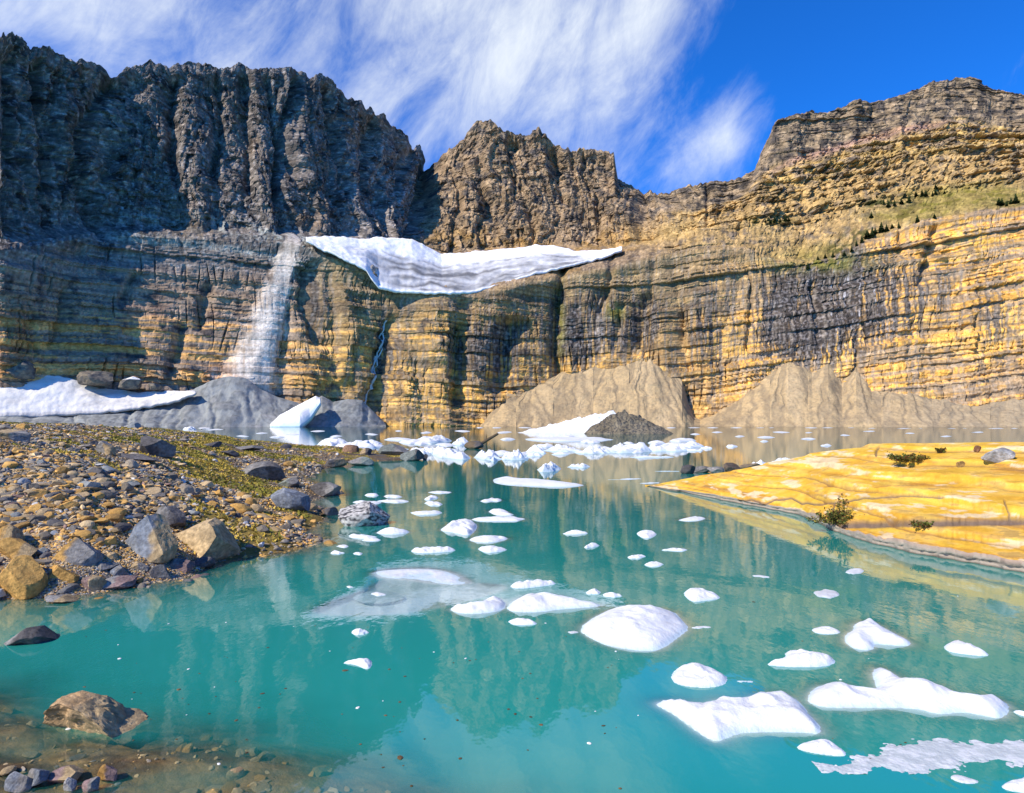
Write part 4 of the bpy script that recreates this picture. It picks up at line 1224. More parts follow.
CON = [conifer_meshes(k) for k in range(4)]
R3 = lambda x, y: (660 + x * .3555, 50 + y * .3555)
groups = {
    "in the clump on the open cliff": [(298, 488, 5), (312, 486, 6), (322, 484, 7), (335, 486, 6), (350, 485, 7), (360, 486, 6)],
    "in the sparse row on the upper ledge": [(630, 432, 6), (645, 440, 8), (660, 436, 8), (676, 430, 7), (700, 428, 11), (612, 412, 4)],
    "in the tight row behind the grassy shelf": [(726, 410, 7), (738, 411, 8), (748, 410, 7), (762, 408, 7), (775, 405, 8), (800, 402, 5)],
    "alone on the slope under the grassy shelf": [(725, 482, 10), (682, 500, 7), (770, 470, 6), (655, 500, 6), (595, 470, 9), (770, 395, 6)],
    "on the diagonal ledge above the dark stain": [(586, 530, 11), (600, 525, 12), (612, 518, 10), (625, 510, 11), (638, 507, 8), (572, 540, 8), (556, 550, 7), (540, 565, 7), (520, 575, 6), (490, 580, 7), (468, 582, 7), (445, 588, 6), (420, 615, 8)],
    "at the right end of the grassy shelf": [(958, 435, 9), (968, 436, 9), (990, 432, 9), (1003, 430, 11), (978, 436, 6)],
}
ordn = ["first", "second", "third", "fourth", "fifth", "sixth", "seventh", "eighth", "ninth", "tenth", "eleventh", "twelfth", "thirteenth"]
for gname, L_ in groups.items():
    L_ = sorted(L_)
    for k, (zx, zy, h) in enumerate(L_):
        px, py = R3(zx, zy)
        x, y, z = on_wall(px, py)
        m = CON[(k * 7 + int(zx)) % 4]
        root = link("conifer", None, label=f"{ordn[k]} conifer from the left {gname}", cat="tree", group="conifers on the mountain ledges", loc=(x, y - .3, z - .3))
        s = h / F * y * 1.0
        v_ = random.uniform(.75, 1.25); root.scale = (s * 1.2 * v_, s * 1.2 * v_, s * random.uniform(.8, 1.15))
        root.rotation_euler = (0, 0, zx)
        for nm, me in zip(("crown", "trunk"), m):
            c = bpy.data.objects.new(nm, me); C.objects.link(c); c.parent = root

# ------------------------------------------------------------------ rock and snow mound in the lake
def mound(name, px0, px1, ytop, ybase, mat, colf, lab, cat, seed, peak=.5, depth=.5, rough=.2, p=1.0):
    x0, yb0 = at_z((px0 + px1) / 2, ybase, 0); yb0 = float(yb0)
    W = (px1 - px0) / F * yb0; H = (ybase - ytop) / F * yb0; Dp = W * depth
    nn = 110
    u = np.linspace(-1, 1, nn)[None, :] + np.zeros((nn, 1)); v = np.linspace(-1, 1, nn)[:, None] + np.zeros((1, nn))
    pk = peak * 2 - 1
    uu = np.where(u < pk, (u - pk) / (1 + pk), (u - pk) / (1 - pk))
    r = np.sqrt(uu ** 2 + v ** 2)
    h = np.clip(1 - r ** p, -.12, 1)
    nz = fbm(u * 6 + seed, v * 4, 1.1, 5, .62)
    h = h + nz * rough * np.clip(1 - r, 0, 1) ** .5
    Xm = u * W / 2; Ym = v * Dp / 2; Zm = h * H
    Xm = Xm + fbm(u * 3, v * 3, seed, 3) * W * .02
    col = colf(u, v, h, nz)
    return link(name, mesh_np(name, np.stack([Xm, Ym, Zm], -1).reshape(-1, 3), grid_faces(nn, nn), mat, col.reshape(-1, 3), smooth=(mat is not M_cliff)), label=lab, cat=cat, loc=(float(((px0 + px1) / 2 - 512) / F * (yb0 + Dp / 2)), yb0 + Dp / 2, 0))


ICE = c3(.72, .73, .725)
mound("debris_mound", 582, 674, 411, 434, M_cliff, lambda u, v, h, nz: mixc(c3(.20, .165, .11) * np.ones_like(u)[..., None], c3(.07, .065, .06), sst(-.1, .3, fbm(u * 22, v * 14, 2, 3))), "dark brown heap of rocky debris beside white snow in the lake", "mound", 5, peak=.42, rough=.13, p=1.25)
mound("snow_ramp", 516, 628, 410, 433, M_ice, lambda u, v, h, nz: ICE * np.ones_like(u)[..., None], "white snow ramp rising to the dark debris heap in the lake", "snow", 9, peak=.88, rough=.12, p=.95, depth=.35)

# driftwood log end and dark rock in the ice jam
hero(464, 441, 484, 449, c3(.13, .095, .055), DRK, "dark brown rock wedged in the middle of the ice jam", 441, bot_z=0.0, n=4)
x, y = at_z(476, 448, 0); x, y = float(x), float(y)
bm = bmesh.new()
bmesh.ops.create_cone(bm, cap_ends=True, segments=10, radius1=.16, radius2=.10, depth=2.4)
for q in bm.verts:
    q.co.x += .05 * math.sin(q.co.z * 4); q.co.y += .04 * math.cos(q.co.z * 3)
me = bpy.data.meshes.new("log"); bm.to_mesh(me); bm.free(); me.materials.append(M_wood)
lg = link("log", me, label="dark driftwood log sticking up out of the ice jam", cat="driftwood", loc=(x + .75, y + .3, .55))
lg.rotation_euler = (0, math.radians(62), math.radians(8))

# ------------------------------------------------------------------ ice floes
FLOES = []


def floe(poly, h, lab, name="ice_floe", grey=0.0, zoom=None, rounded=2, lump=.25, w=None, group=None, sub=0.0, res=70, berg=0.0):
    p = A(poly)
    if zoom is not None:
        ox, oy, k = zoom
        p = p * k + A([ox, oy])
    y0, y1 = p[:, 1].min(), p[:, 1].max()
    zz_ = h * .65 * (1 - (p[:, 1] - y0) / max(y1 - y0, 1e-3))
    wx, wy = at_z(p[:, 0], p[:, 1], zz_)
    q = chaikin(np.stack([wx, wy], 1), rounded)
    c = q.mean(0)
    ext = q.max(0) - q.min(0)
    skirt = min(.42, .5 * ext.min() + .12)
    nxg = int(np.clip(res, 16, 110)); dxg = (ext[0] + 2 * skirt) / nxg
    nyg = int(np.clip((ext[1] + 2 * skirt) / dxg, 14, 90))
    gx_ = np.linspace(q[:, 0].min() - skirt, q[:, 0].max() + skirt, nxg)
    gy_ = np.linspace(q[:, 1].min() - skirt, q[:, 1].max() + skirt, nyg)
    XX, YY = np.meshgrid(gx_, gy_)
    d = sdf(q, XX, YY).reshape(XX.shape)
    sc = max(ext.min(), .05)
    ww = w or max(.05, .16 * sc)
    sd = len(FLOES) * 3.7
    nz = fbm(XX / (sc * .7) + sd, YY / (sc * .7), 1.3, 4)
    top = h * (1 - np.exp(-np.maximum(d, 0) / ww)) * (1 + lump * nz + .22 * fbm(XX / (sc * .22) + sd, YY / (sc * .22), 6.3, 3, .6) - .35 * sst(.2, .5, fbm(XX / (sc * .45) + sd, YY / (sc * .45), 8.3, 2)))
    if berg:
        Lb = ext.max() * .17
        nb_ = fbm(XX / Lb + sd, YY / Lb, 4.3, 3, .5)
        stp = np.floor(nb_ * 3.0 + .5 + .3 * fbm(XX / Lb * 3, YY / Lb * 3, 1.1, 2)) / 3.0
        top = top * np.clip(.62 + berg * (.55 * stp + .35 * nb_), .08, 1.4)
    ZZ = np.where(d > 0, top + .004, np.maximum(d * .16, -.3)) - sub
    near = np.clip(ZZ, -.4, 10)
    f = grid_faces(nyg, nxg)
    dv = d.ravel()
    keepf = (dv[f] > -skirt).all(1)
    if not keepf.any():
        return
    col = ICE * np.ones_like(XX)[..., None] * (1 - .45 * grey)
    col = mixc(col, c3(.40, .60, .66) * (1 - .3 * grey), (1 - sst(0, .35 * h + .002, ZZ)) * .6)
    col = mixc(col, c3(.42, .42, .41), sst(.25, .8, fbm(XX / sc * 5 + sd, YY / sc * 5, 2, 4, .6)) * .35)
    V_, f_, c_ = compact(np.stack([XX - c[0], YY - c[1], ZZ], -1).reshape(-1, 3), f[keepf], col.reshape(-1, 3))
    # rim and bottom so the floe is a solid
    link(name, mesh_np(name, V_, f_, M_ice, c_, smooth=True), label=lab, cat="iceberg" if name == "iceberg" else "ice floe", group=group or "ice floating on the lake", loc=(float(c[0]), float(c[1]), 0))
    if sub > .02 or ext.min() > .5: FLOES.append((q, skirt, sub))


def ell(x0, x1, yc, ry, skew=0.0, seed=0, n=14):
    r = np.random.default_rng(seed + int(x0 * 7 + yc * 13))
    a = np.linspace(0, 2 * math.pi, n, endpoint=False)
    rad = 1 + r.normal(0, .24, n)
    sk_ = r.normal(0, .25); skew = skew or sk_
    cx, rx = (x0 + x1) / 2, (x1 - x0) / 2
    return [(cx + rx * math.cos(t) * (q * .5 + .5), yc + ry * math.sin(t) * abs(math.sin(t)) ** .35 * q * 1.1 + skew * math.cos(t) * ry) for t, q in zip(a, rad)]


Z7 = (560, 560, .2937); Z8 = (780, 560, .294); Z5 = (300, 450, .332); Z6 = (620, 430, .3945)
floe([(62, 222), (130, 165), (200, 138), (290, 140), (385, 152), (410, 185), (440, 218), (400, 255), (345, 303), (290, 310), (180, 293), (110, 260)], .12, "largest single white ice slab, six sided, in the middle of the open water", zoom=Z7, rounded=1)
floe([(375, 408), (390, 360), (430, 338), (480, 345), (565, 380), (568, 415), (520, 435), (440, 432)], .07, "rounded white floe just above the wide winged floe", zoom=Z7)
floe([(572, 412), (600, 402), (660, 404), (690, 414), (640, 424)], .015, "thin sunken ice strip touching the wide winged floe's rounded neighbour", zoom=Z7, sub=.01)
floe([(653, 693), (677, 691), (707, 697), (719, 689), (742, 694), (754, 685), (771, 682), (792, 685), (806, 704), (817, 719), (822, 732), (800, 728), (748, 728), (729, 734), (716, 742), (700, 730), (689, 719), (672, 704)], .13, "wide winged white floe with a humped right half", rounded=2)
floe([(40, 632), (110, 600), (160, 600), (200, 628), (235, 668), (150, 662)], .04, "small white floe tucked under the winged floe's right tip", zoom=Z8)
floe([(90, 460), (120, 408), (180, 402), (260, 420), (335, 428), (328, 400), (313, 350), (335, 333), (370, 350), (430, 395), (530, 405), (580, 440), (640, 460), (710, 450), (770, 475), (778, 500), (755, 540), (690, 525), (620, 508), (540, 522), (470, 495), (330, 492), (200, 495), (120, 485)], .12, "long white floe with an upright lobe and a paddle shaped right end", zoom=Z8, res=110)
floe([(105, 232), (140, 220), (180, 225), (212, 245), (170, 254), (120, 247)], .03, "small white leaf shaped floe left of the peaked cluster floe", zoom=Z8)
floe([(218, 245), (255, 225), (250, 200), (310, 188), (350, 215), (400, 245), (435, 265), (447, 288), (380, 285), (315, 277), (320, 300), (290, 308), (230, 290)], .09, "peaked white floe of joined lumps near the yellow slab's reflection", zoom=Z8)
floe([(15, 295), (60, 295), (180, 325), (188, 345), (150, 362), (60, 365), (0, 360), (-55, 352), (25, 325)], .07, "white floe with a thin tail left of the upright lobed floe", zoom=Z8)
floe([(555, 285), (590, 266), (640, 280), (700, 310), (712, 328), (660, 324), (570, 308)], .05, "white lozenge floe alone near the frame's right side", zoom=Z8)
floe(ell(120, 200, 113, 14), .02, "greyish flat ice cake below the yellow slab's reflection", zoom=Z8, grey=.5)
floe(ell(225, 285, 38, 9), .015, "dull grey ice flake floating in the yellow reflection", zoom=Z8, grey=.5)
floe(ell(98, 145, 287, 8), .01, "tiny sunken ice flake below the leaf shaped floe", zoom=Z8, grey=.3, sub=.01)
floe([(782, 500), (835, 512), (900, 530), (835, 535)], .04, "ice tip reaching in at the right frame edge beside the paddle end", zoom=Z8)
floe([(735, 765), (770, 735), (830, 715), (960, 740), (960, 800), (830, 800)], .05, "half sunken white floe in the lower right corner", zoom=Z8, sub=.01)
floe([(575, 735), (600, 725), (640, 738), (685, 755), (640, 762), (600, 752)], .012, "ring shaped sliver of ice beside the lower right slush", zoom=Z8, grey=.3)
# left and centre
floe([(418, 238), (440, 222), (462, 210), (520, 205), (534, 218), (527, 240), (507, 260), (470, 246)], .12, "white shield shaped floe heading a thin bar of ice", zoom=Z5)
floe(ell(526, 676, 207, 8), .05, "thin white bar of ice trailing right of the shield shaped floe", zoom=Z5)
floe([(510, 262), (560, 255), (636, 258), (600, 275), (560, 280), (515, 274)], .06, "white wedge under the thin ice bar", zoom=Z5)
floe([(530, 290), (570, 286), (632, 294), (600, 306), (560, 311)], .06, "white boat shaped floe below the white wedge", zoom=Z5)
floe([(328, 300), (360, 291), (465, 291), (468, 300), (420, 308), (360, 312)], .06, "white spindle floe left of the boat shaped floe", zoom=Z5)
floe(ell(566, 636, 188, 9), .06, "short white block above the thin ice bar", zoom=Z5)
floe([(330, 182), (345, 188), (425, 180), (428, 190), (390, 195), (345, 196)], .06, "flat white floe right of the white speckled rock's reflection", zoom=Z5)
floe(ell(548, 606, 150, 6), .05, "small pale strip above the short white block", zoom=Z5)
floe(ell(378, 431, 160, 7), .06, "small white lump in the left reflections, lowest of three", zoom=Z5)
floe(ell(376, 412, 143, 5), .06, "small white lump in the left reflections, middle of three", zoom=Z5)
floe(ell(388, 452, 127, 4), .04, "thin white streak of ice, uppermost of three in the left reflections", zoom=Z5)
floe(ell(163, 242, 157, 6), .05, "thin white bar just behind the white speckled rock", zoom=Z5)
floe(ell(240, 326, 153, 5), .05, "thin white bar right of the bar behind the speckled rock", zoom=Z5)
floe(ell(253, 307, 139, 5), .05, "short white strip above the two thin bars", zoom=Z5)
floe(ell(195, 236, 135, 5), .05, "smallest white strip above the speckled rock", zoom=Z5)
floe([(225, 248), (245, 238), (262, 226), (272, 236), (300, 240), (333, 240), (320, 250), (270, 256)], .09, "white peaked floe just below the white speckled rock", zoom=Z5)
floe(ell(150, 233, 260, 8), .05, "flat white floe left of the peaked floe below the speckled rock", zoom=Z5)
floe(ell(188, 245, 270, 5), .03, "thin white sliver under the flat floe near the speckled rock", zoom=Z5)
floe(ell(93, 132, 308, 6), .04, "small white floe off the pebbly shore, left of a pair", zoom=Z5)
floe(ell(110, 145, 289, 4), .02, "tiny white flake nearest the pebbly shore", zoom=Z5)
floe(ell(160, 187, 310, 5), .03, "small white floe off the pebbly shore, right of a pair", zoom=Z5)
floe([(580, 84), (600, 77), (640, 75), (655, 82), (720, 84), (800, 95), (870, 105), (800, 113), (700, 109), (590, 102)], .12, "long white floe pointing right below the ice jam", zoom=Z5)
floe([(210, 365), (250, 356), (320, 352), (375, 350), (450, 360), (490, 378), (528, 402), (470, 409), (400, 404), (330, 392), (240, 385)], .03, "broad half sunken pale ice sheet left of the paired long floes", zoom=Z5, grey=.12, sub=.012)
floe([(628, 402), (680, 392), (740, 388), (778, 395), (740, 405), (650, 420)], .06, "white lens shaped floe above the twin pointed floe", zoom=Z5)
floe([(445, 475), (480, 461), (520, 467), (560, 440), (600, 431), (622, 455), (608, 482), (500, 496)], .09, "lumpy white floe with a grey grimy back, left of the twin pointed floe", zoom=Z5)
floe([(618, 485), (640, 445), (690, 425), (770, 420), (830, 450), (922, 462), (850, 470), (780, 475), (720, 489)], .10, "white floe with a long point reaching right above the six sided slab", zoom=Z5)
floe(ell(628, 713, 516, 11), .04, "white half moon floe below the long pointed floe", zoom=Z5)
floe(ell(860, 907, 426, 9), .05, "small white knob above the six sided slab, left of a pair", zoom=Z5)
floe(ell(912, 970, 435, 8), .04, "small white cake above the six sided slab, right of a pair", zoom=Z5)
floe(ell(153, 201, 545, 10), .05, "small white lump below the milky sunken sheet", zoom=Z5)
floe([(120, 634), (180, 623), (217, 620), (212, 660), (190, 656), (170, 640)], .05, "lone white tooth shaped floe in the left open water", zoom=Z5)
floe(ell(793, 867, 249, 5), .05, "thin white strip in the middle of the green water", zoom=Z5)
floe(ell(857, 900, 286, 7), .06, "small white lump right of the thin mid water strip", zoom=Z5)
floe(ell(140, 160, 412 - 0, 3), .01, "tiny ice sliver on the sunken milky sheet", zoom=Z5)
floe(ell(215, 255, 433, 6), .02, "small pale cake on the sunken milky sheet", zoom=Z5, grey=.2)
floe(ell(808, 838, 548, 4), .01, "faint ice flake left of the six sided slab", zoom=Z5, grey=.4)
floe([(38, 258), (60, 252), (95, 257), (85, 272), (60, 276)], .05, "white arrowhead floe left of the yellow reflection", zoom=Z6)
floe(ell(108, 172, 303, 4), .03, "thin white strip below the white arrowhead floe", zoom=Z6)
floe(ell(20, 63, 321, 6), .04, "small white cake left of the yellow reflection, upper of two", zoom=Z6)
floe(ell(63, 110, 339, 7), .04, "small white cake left of the yellow reflection, lower of two", zoom=Z6)
floe(ell(147, 216, 225, 5, skew=-.5), .04, "slender white sliver against the slab's reflected edge", zoom=Z6)
floe([(156, 402), (200, 397), (225, 402), (262, 424), (215, 432), (180, 437)], .06, "notched white floe above and right of the six sided slab", zoom=Z6)
floe(ell(572, 618, 358, 7), .02, "pale thin ice flake on the yellow reflection", zoom=Z6, grey=.3)
floe(ell(338, 380, 371, 3, skew=.8), .01, "faint narrow ice sliver on the green yellow boundary", zoom=Z6, grey=.4)
floe(ell(185, 230, 500, 3), .01, "faint ice streak right of the six sided slab", zoom=Z6, grey=.3)
floe([(20, 490), (80, 460), (180, 428), (240, 395), (300, 370), (420, 395), (540, 400), (640, 410), (560, 440), (440, 470), (330, 490), (180, 500)], .004, "milky sunken ice sheet under the left of the open water", zoom=Z5, sub=.075, w=.3)
# ice jam
JZ = None
jam = [
    (316, 352, 441, 6, .9, "white ice heap at the left end of the jam behind the point"), (340, 384, 443.5, 5, .8, "white ice heap behind the reddish brown rock"), (300, 336, 446, 3.5, .35, "low white ice strip behind the mossy bank tip"),
    (384, 412, 438, 3, .35, "flat blue tinted ice shelf behind the greenish slab"), (410, 452, 438, 5, .9, "white ice ridge at the back of the jam's left half"), (404, 440, 448, 6, .9, "white broken ice directly right of the dark ended slab"),
    (432, 470, 450, 8, 1.0, "large white ice raft left of the dark wedged rock"), (452, 473, 439.5, 5.5, 1.3, "white domed berg behind the dark wedged rock"), (474, 502, 452, 7, 1.0, "white ice raft right of the dark wedged rock"),
    (498, 530, 451, 8, 1.1, "jagged white berg in the centre of the jam"), (524, 548, 449, 5, .8, "white ice block right of the jagged central berg"), (544, 582, 447, 5, .7, "white ice raft below the snow ramp, left part"),
    (576, 612, 448, 5, .8, "white ice raft below the snow ramp, right part"), (604, 650, 446, 6, 1.0, "long white ice raft below the debris heap"), (644, 690, 446, 5, .8, "white ice raft right of the debris heap"),
    (676, 704, 444, 4, .6, "tapering white ice at the jam's right end"), (538, 561, 461.5, 5.0, 1.0, "pointed white berg standing alone in front of the jam"), (567, 590, 462.5, 4, .5, "small winged white berg right of the lone pointed berg"),
    (632, 673, 455, 2.6, .35, "flat white ice sheet in front of the jam's right half"), (608, 626, 477, 2.5, .25, "small white floe left of the dark rock chain"), (655, 679, 468.5, 2.2, .3, "flat white plate beside the dark rock chain"),
    (520, 610, 437.5, 3.2, .35, "low white ice apron at the foot of the snow ramp"), (748, 772, 461, 4, .5, "white ice lump behind the yellow slab's left back edge"), (772, 792, 457, 4, .6, "taller white ice lump against the yellow slab's back edge"),
    (620, 640, 478, 1.2, .08, "thin ice film strip left of the black stone"), (640, 660, 482, 1.5, .08, "thin ice sliver off the yellow slab's tip"),
]
for (a, b, yc, ry, h, lab) in jam:
    floe(ell(a, b, yc + ry * .35, max(ry * .62, 1), n=20), h * .75, lab, name="iceberg" if h >= .5 else "ice_floe", lump=.3, w=.5, berg=.6 if h > .4 else .2, res=100)
for k in range(34):
    x = random.uniform(318, 470) if k < 12 else random.uniform(476, 700)
    y = random.uniform(440, 452) + (3 if k >= 12 and x < 560 else 0); w = random.uniform(9, 30)
    floe(ell(x, x + w, y, random.uniform(.9, 1.9), n=14), random.uniform(.12, .35), "low flat white ice cake packed between the bergs of the jam", lump=.4, res=36, w=.3, group="flat ice cakes packed in the jam")
far_bits = [(497, 512, 432), (499, 515, 439), (755, 775, 437), (770, 790, 432), (805, 812, 432.5), (800, 815, 438.5), (760, 768, 441), (820, 832, 445), (712, 722, 432), (735, 745, 436), (690, 700, 434), (840, 850, 435), (700, 712, 448), (725, 738, 446), (560, 575, 436), (455, 470, 431), (420, 432, 432.5), (395, 402, 431), (365, 378, 434), (255, 268, 433), (285, 300, 434), (236, 250, 436), (270, 285, 437), (310, 325, 431), (330, 342, 436), (180, 200, 431), (205, 225, 429.5), (862, 875, 431), (905, 915, 433), (940, 952, 436), (970, 985, 432)]
for k, (a, b, y) in enumerate(far_bits):
    side = "off the grey scree" if b < 345 else ("between the ice jam and the cliff" if b < 520 else "off the tan scree fans")
    floe(ell(a, b, y, .8, n=10), .18, f"distant small white ice fragment floating {side}", lump=.3, res=24, group=f"distant ice fragments {side}")
for k in range(24):
    x = 470 + k * 23.5 + random.uniform(-9, 9); w = random.uniform(4, 16)
    floe(ell(x, x + w, 427.6 + .02 * random.random() + (x > 850) * .6, .35, n=8), .25, "distant white ice crumb along the foot of the tan scree", lump=.3, res=18, group="ice crumbs along the far shore")
for (a, b, y, h, lab) in [(58, 100, 421.9 + 4.6, .8, "white ice strip on the far water behind the mossy bank, left one"), (96, 150, 427.4, .9, "bluish white ice shelf on the far water behind the mossy bank"), (183, 196, 428.6, 1.1, "blocky ice berg off the grey scree toe"), (196, 212, 428.2, .5, "low blue ice piece right of the blocky berg")]:
    floe(ell(a, b, y, .9, n=16), h, lab, lump=.4, berg=.6, w=.5, res=50)
print("floes", len(FLOES))


# slush: thin broken film of bubbles and ice grains
def slush(poly, lab, seed, thr=.5, zoom=None, grey=.2):
    p = A(poly)
    if zoom: p = p * zoom[2] + A(zoom[:2])
    wx, wy = at_z(p[:, 0], p[:, 1], 0)
    q = chaikin(np.stack([wx, wy], 1), 2)
    c = q.mean(0); mn, mx = q.min(0), q.max(0)
    nx_ = 260; ny_ = int(np.clip(nx_ * (mx[1] - mn[1]) / (mx[0] - mn[0]), 60, 300))
    XX, YY = np.meshgrid(np.linspace(mn[0], mx[0], nx_), np.linspace(mn[1], mx[1], ny_))
    d = sdf(q, XX, YY).reshape(XX.shape)
    k = fbm(XX / .14 + seed, YY / .11, 2.2, 4, .7) * .5 + .5
    hgt = (k - thr) * .014 + np.clip(d * .12, -.05, .012)
    f = grid_faces(ny_, nx_)
    hv = hgt.ravel()
    keep = (hv[f] > -.003).all(1)
    col = mixc(c3(.55, .60, .60) * np.ones_like(XX)[..., None], c3(.72, .75, .75), sst(.5, .8, k)) * (1 - grey * .5)
    V_, f_, c_ = compact(np.stack([XX - c[0], YY - c[1], np.clip(hgt, -.003, .007)], -1).reshape(-1, 3), f[keep], col.reshape(-1, 3))
    link("slush", mesh_np("slush", V_, f_, M_ice, c_, smooth=True), label=lab, cat="slush", loc=(float(c[0]), float(c[1]), 0))


slush([(100, 702), (250, 690), (330, 650), (400, 625), (520, 603), (640, 625), (760, 618), (1000, 620), (1000, 700), (800, 690), (640, 690), (540, 715), (400, 735), (340, 700), (250, 728), (180, 722)], "ragged grey white slush film in the lower right water", 3, thr=.46, zoom=Z8, grey=.35)

# ------------------------------------------------------------------ water
wy_ = np.concatenate([[424.6, 424.9, 425.3, 425.8], np.arange(426.4, 470, .7), np.arange(470, 800, 1.0), np.geomspace(801, 2200, 60)])
wxp = np.concatenate([np.arange(-900, -40, 20.0), np.arange(-40, 1070, 2.2), np.arange(1070, 2000, 20.0)])
wY = (CAMZ) * F / (wy_ - HZ)
WX = (wxp[None, :] - 512) / F * wY[:, None]
WY = wY[:, None] + 0 * WX
dep = np.maximum(-ground_z(WX, WY), 0.0).ravel()
fx_, fy_ = WX.ravel(), WY.ravel()
for q, skirt, sub in FLOES:
    mn, mx = q.min(0) - 1.0, q.max(0) + 1.0
    s = np.where((fx_ > mn[0]) & (fx_ < mx[0]) & (fy_ > mn[1]) & (fy_ < mx[1]))[0]
    if len(s) == 0: continue
    d = sdf(q, fx_[s], fy_[s])
    dd = np.where(d > 0, np.maximum(sub - .02, 0), -d * 2.2 + sub)
    dd = np.where(d < -skirt + .02, 9, dd)
    dep[s] = np.minimum(dep[s], dd)
WV = np.stack([fx_, fy_, np.zeros_like(fx_)], 1)
link("water", mesh_np("water", WV, grid_faces(len(wy_), len(wxp))[:, ::-1], M_water, smooth=True, attrs={"depth": dep}), kind="structure", label="calm milky turquoise lake mirroring the cliffs")

# floating flecks
fv, ff = rock_shape(901, 1, 5, .5, .9, .1)
fme = [mesh_np("leaf_fleck", rock_shape(901 + k, 2, 5, .5, .9, .15)[0], ico(2)[1], M_fleck) for k in range(4)]
for k in range(130):
    px = random.uniform(60, 640) if k < 110 else random.uniform(560, 1000)
    py = random.uniform(615, 790) if k < 110 else random.uniform(560, 780)
    x, y = at_z(px, py, 0)
    if ground_z(np.array([x]), np.array([y]))[0] > -.03: continue
    o = bpy.data.objects.new("leaf_fleck", fme[k % 4]); C.objects.link(o)
    s = random.uniform(.004, .011) * (1.8 if random.random() < .12 else 1)
    o.scale = (s * random.uniform(.8, 1.6), s, s * .35)
    o.rotation_euler = (0, 0, random.uniform(0, 6.28))
    o.location = (float(x), float(y), .001)
    white = random.random() < .22
    o.color = (.7, .7, .68, 1) if white else (*(c3(.10, .065, .03) * random.uniform(.5, 1.5)), 1)
    o["label"] = "tiny white ice grain floating on the still water" if white else "tiny brown plant fleck floating on the still water"
    o["category"] = "ice grain" if white else "debris"
    o["group"] = "white grains on the water" if white else "brown flecks on the water"

# ------------------------------------------------------------------ light, sky
SUN_EL, SUN_AZ = math.radians(40), math.atan2(-0.80, -0.60)   # azimuth from +Y towards +X
sd = bpy.data.lights.new("sun", 'SUN'); sd.energy = 5.0; sd.angle = math.radians(.5); sd.color = (1, .90, .74)
so = bpy.data.objects.new("sun", sd); C.objects.link(so)
dirv = (math.sin(SUN_AZ) * math.cos(SUN_EL), math.cos(SUN_AZ) * math.cos(SUN_EL), math.sin(SUN_EL))
from mathutils import Vector
so.rotation_euler = Vector(dirv).to_track_quat('Z', 'Y').to_euler()
so.location = (-50, -40, 80)

wd = bpy.data.worlds.new("World"); SC.world = wd; wd.use_nodes = True
nt = wd.node_tree
for n in list(nt.nodes): nt.nodes.remove(n)
L = nt.links.new
wout = N(nt, "ShaderNodeOutputWorld")
bg = N(nt, "ShaderNodeBackground"); bg.inputs[1].default_value = .12
sky = N(nt, "ShaderNodeTexSky", sky_type='NISHITA', sun_disc=False, sun_elevation=SUN_EL, sun_rotation=SUN_AZ, altitude=2000, air_density=1.0, dust_density=.2, ozone_density=2.5)
tint = N(nt, "ShaderNodeMix", data_type='RGBA', blend_type='MULTIPLY'); tint.inputs[0].default_value = 1
tint.inputs[7].default_value = (.11, .76, 1.70, 1)
L(sky.outputs[0], tint.inputs[6])
tc = N(nt, "ShaderNodeTexCoord")
sep = N(nt, "ShaderNodeSeparateXYZ"); L(tc.outputs["Generated"], sep.inputs[0])


def MATH(op, a, b=None, c=None):
    n = N(nt, "ShaderNodeMath", operation=op)
    for i, v in enumerate((a, b, c)):
        if v is None: continue
        if isinstance(v, (int, float)): n.inputs[i].default_value = v
        else: L(v, n.inputs[i])
    return n.outputs[0]


sx_, sy_, sz_ = sep.outputs
az = MATH('ARCTAN2', sx_, sy_)
el = MATH('ARCSINE', sz_)


def px2az(x, y):
    dx = (x - 512) / F; dy = (396.5 - y) / F
    v = A([dx, cp - dy * sp_, sp_ + dy * cp]); v /= np.linalg.norm(v)
    return math.atan2(v[0], v[1]), math.asin(v[2])


def gauss(cx, cy, rx, ry, rot=0):
    a0, e0 = px2az(cx, cy)
    k = F * .92
    da = MATH('SUBTRACT', az, a0); de = MATH('SUBTRACT', el, e0)
    c, s = math.cos(rot), math.sin(rot)
    u = MATH('ADD', MATH('MULTIPLY', da, c), MATH('MULTIPLY', de, s))
    v = MATH('SUBTRACT', MATH('MULTIPLY', de, c), MATH('MULTIPLY', da, s))
    q = MATH('ADD', MATH('POWER', MATH('ABSOLUTE', MATH('DIVIDE', u, rx / k)), 2.0), MATH('POWER', MATH('ABSOLUTE', MATH('DIVIDE', v, ry / k)), 2.0))
    return MATH('EXPONENT', MATH('MULTIPLY', q, -1.0))


def wnoise(scale, stretch, rot, det=8, rough=.6, dist=0.0, off=0.0):
    cmb = N(nt, "ShaderNodeCombineXYZ"); L(az, cmb.inputs[0]); L(el, cmb.inputs[1])
    mp = N(nt, "ShaderNodeMapping"); mp.inputs["Rotation"].default_value = (0, 0, rot); mp.inputs["Location"].default_value = (off, off * .7, 0)
    L(cmb.outputs[0], mp.inputs[0])
    m2 = N(nt, "ShaderNodeMapping"); m2.inputs["Scale"].default_value = (1, stretch, 1)
    L(mp.outputs[0], m2.inputs[0])
    n = N(nt, "ShaderNodeTexNoise", i_Scale=scale, i_Detail=float(det), i_Roughness=rough, i_Distortion=dist)
    L(m2.outputs[0], n.inputs["Vector"])
    return n.outputs[0]


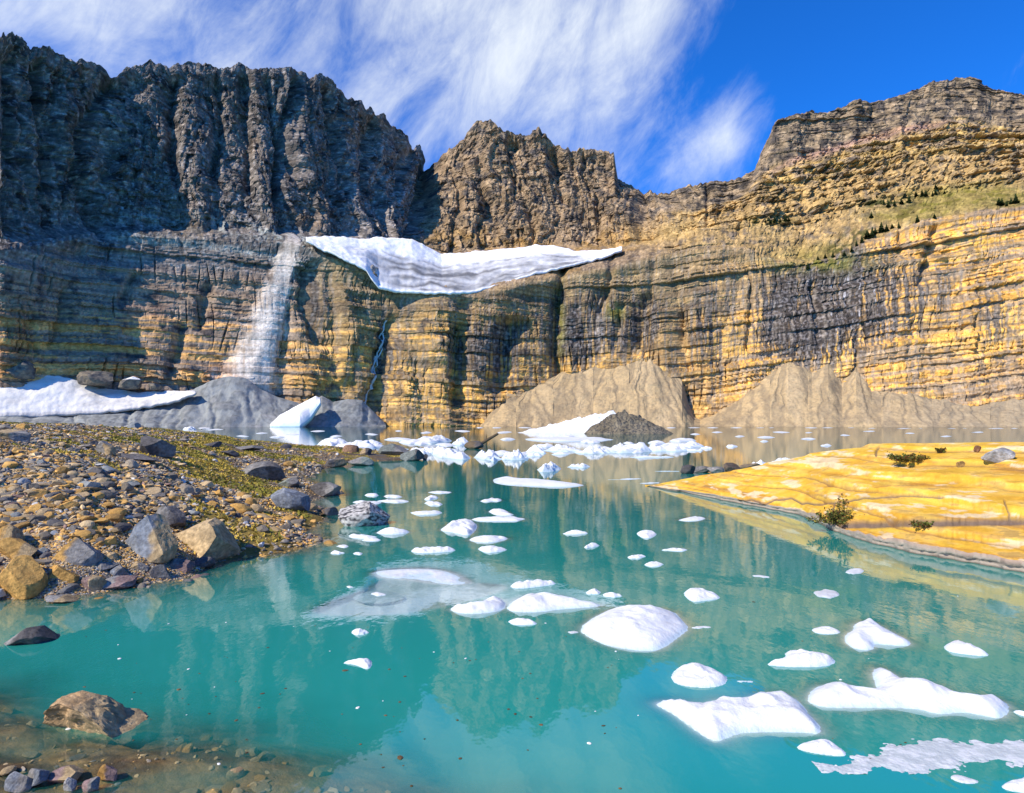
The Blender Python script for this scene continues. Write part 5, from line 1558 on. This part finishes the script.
cov = MATH('ADD', gauss(60, 20, 170, 60), MATH('MULTIPLY', gauss(480, 80, 200, 120, .35), 1.0))
cov = MATH('ADD', cov, MATH('MULTIPLY', gauss(640, 30, 110, 45, .5), .55))
cov = MATH('ADD', cov, MATH('MULTIPLY', gauss(715, 150, 75, 28, .75), .75))
cov = MATH('ADD', cov, MATH('MULTIPLY', gauss(610, 150, 110, 45, .3), .45))
cov = MATH('ADD', cov, MATH('MULTIPLY', gauss(1030, 60, 45, 18, .6), .45))
cov = MATH('ADD', cov, MATH('MULTIPLY', gauss(300, -60, 300, 70), .55))
cov = MATH('MINIMUM', cov, 1.15)
bk_fill = N(nt, "ShaderNodeMapRange", interpolation_type='SMOOTHSTEP'); L(sy_, bk_fill.inputs[0])   # unseen cloud cover added behind the camera as neutral white fill light
bk_fill.inputs[1].default_value = .25; bk_fill.inputs[2].default_value = -.45; bk_fill.inputs[3].default_value = 0; bk_fill.inputs[4].default_value = .52
cov = MATH('ADD', cov, bk_fill.outputs[0])
nA = wnoise(3.4, 1.8, -.8, 9, .62, .5)
nB = wnoise(8.0, 2.0, -1.05, 9, .68, .5, 3.1)
nn_ = MATH('ADD', MATH('MULTIPLY', nA, .62), MATH('MULTIPLY', nB, .38))
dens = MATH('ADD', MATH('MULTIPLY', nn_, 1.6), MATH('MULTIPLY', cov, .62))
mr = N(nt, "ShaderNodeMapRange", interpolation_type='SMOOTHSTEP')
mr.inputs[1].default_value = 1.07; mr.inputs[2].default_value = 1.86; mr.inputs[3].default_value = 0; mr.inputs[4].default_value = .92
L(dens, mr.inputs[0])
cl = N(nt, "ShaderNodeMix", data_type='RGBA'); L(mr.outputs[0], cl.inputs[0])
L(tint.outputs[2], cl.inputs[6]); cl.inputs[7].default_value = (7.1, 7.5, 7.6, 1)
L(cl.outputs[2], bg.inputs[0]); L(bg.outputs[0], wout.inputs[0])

SC.view_settings.view_transform = 'Standard'
SC.view_settings.look = 'None'
SC.view_settings.exposure = 0.30
SC.view_settings.gamma = 1
SC.view_settings.use_curve_mapping = False
SC.render.engine = 'CYCLES'
SC.cycles.max_bounces = 6
SC.cycles.diffuse_bounces = 3
SC.cycles.transparent_max_bounces = 8
SC.cycles.use_denoising = True
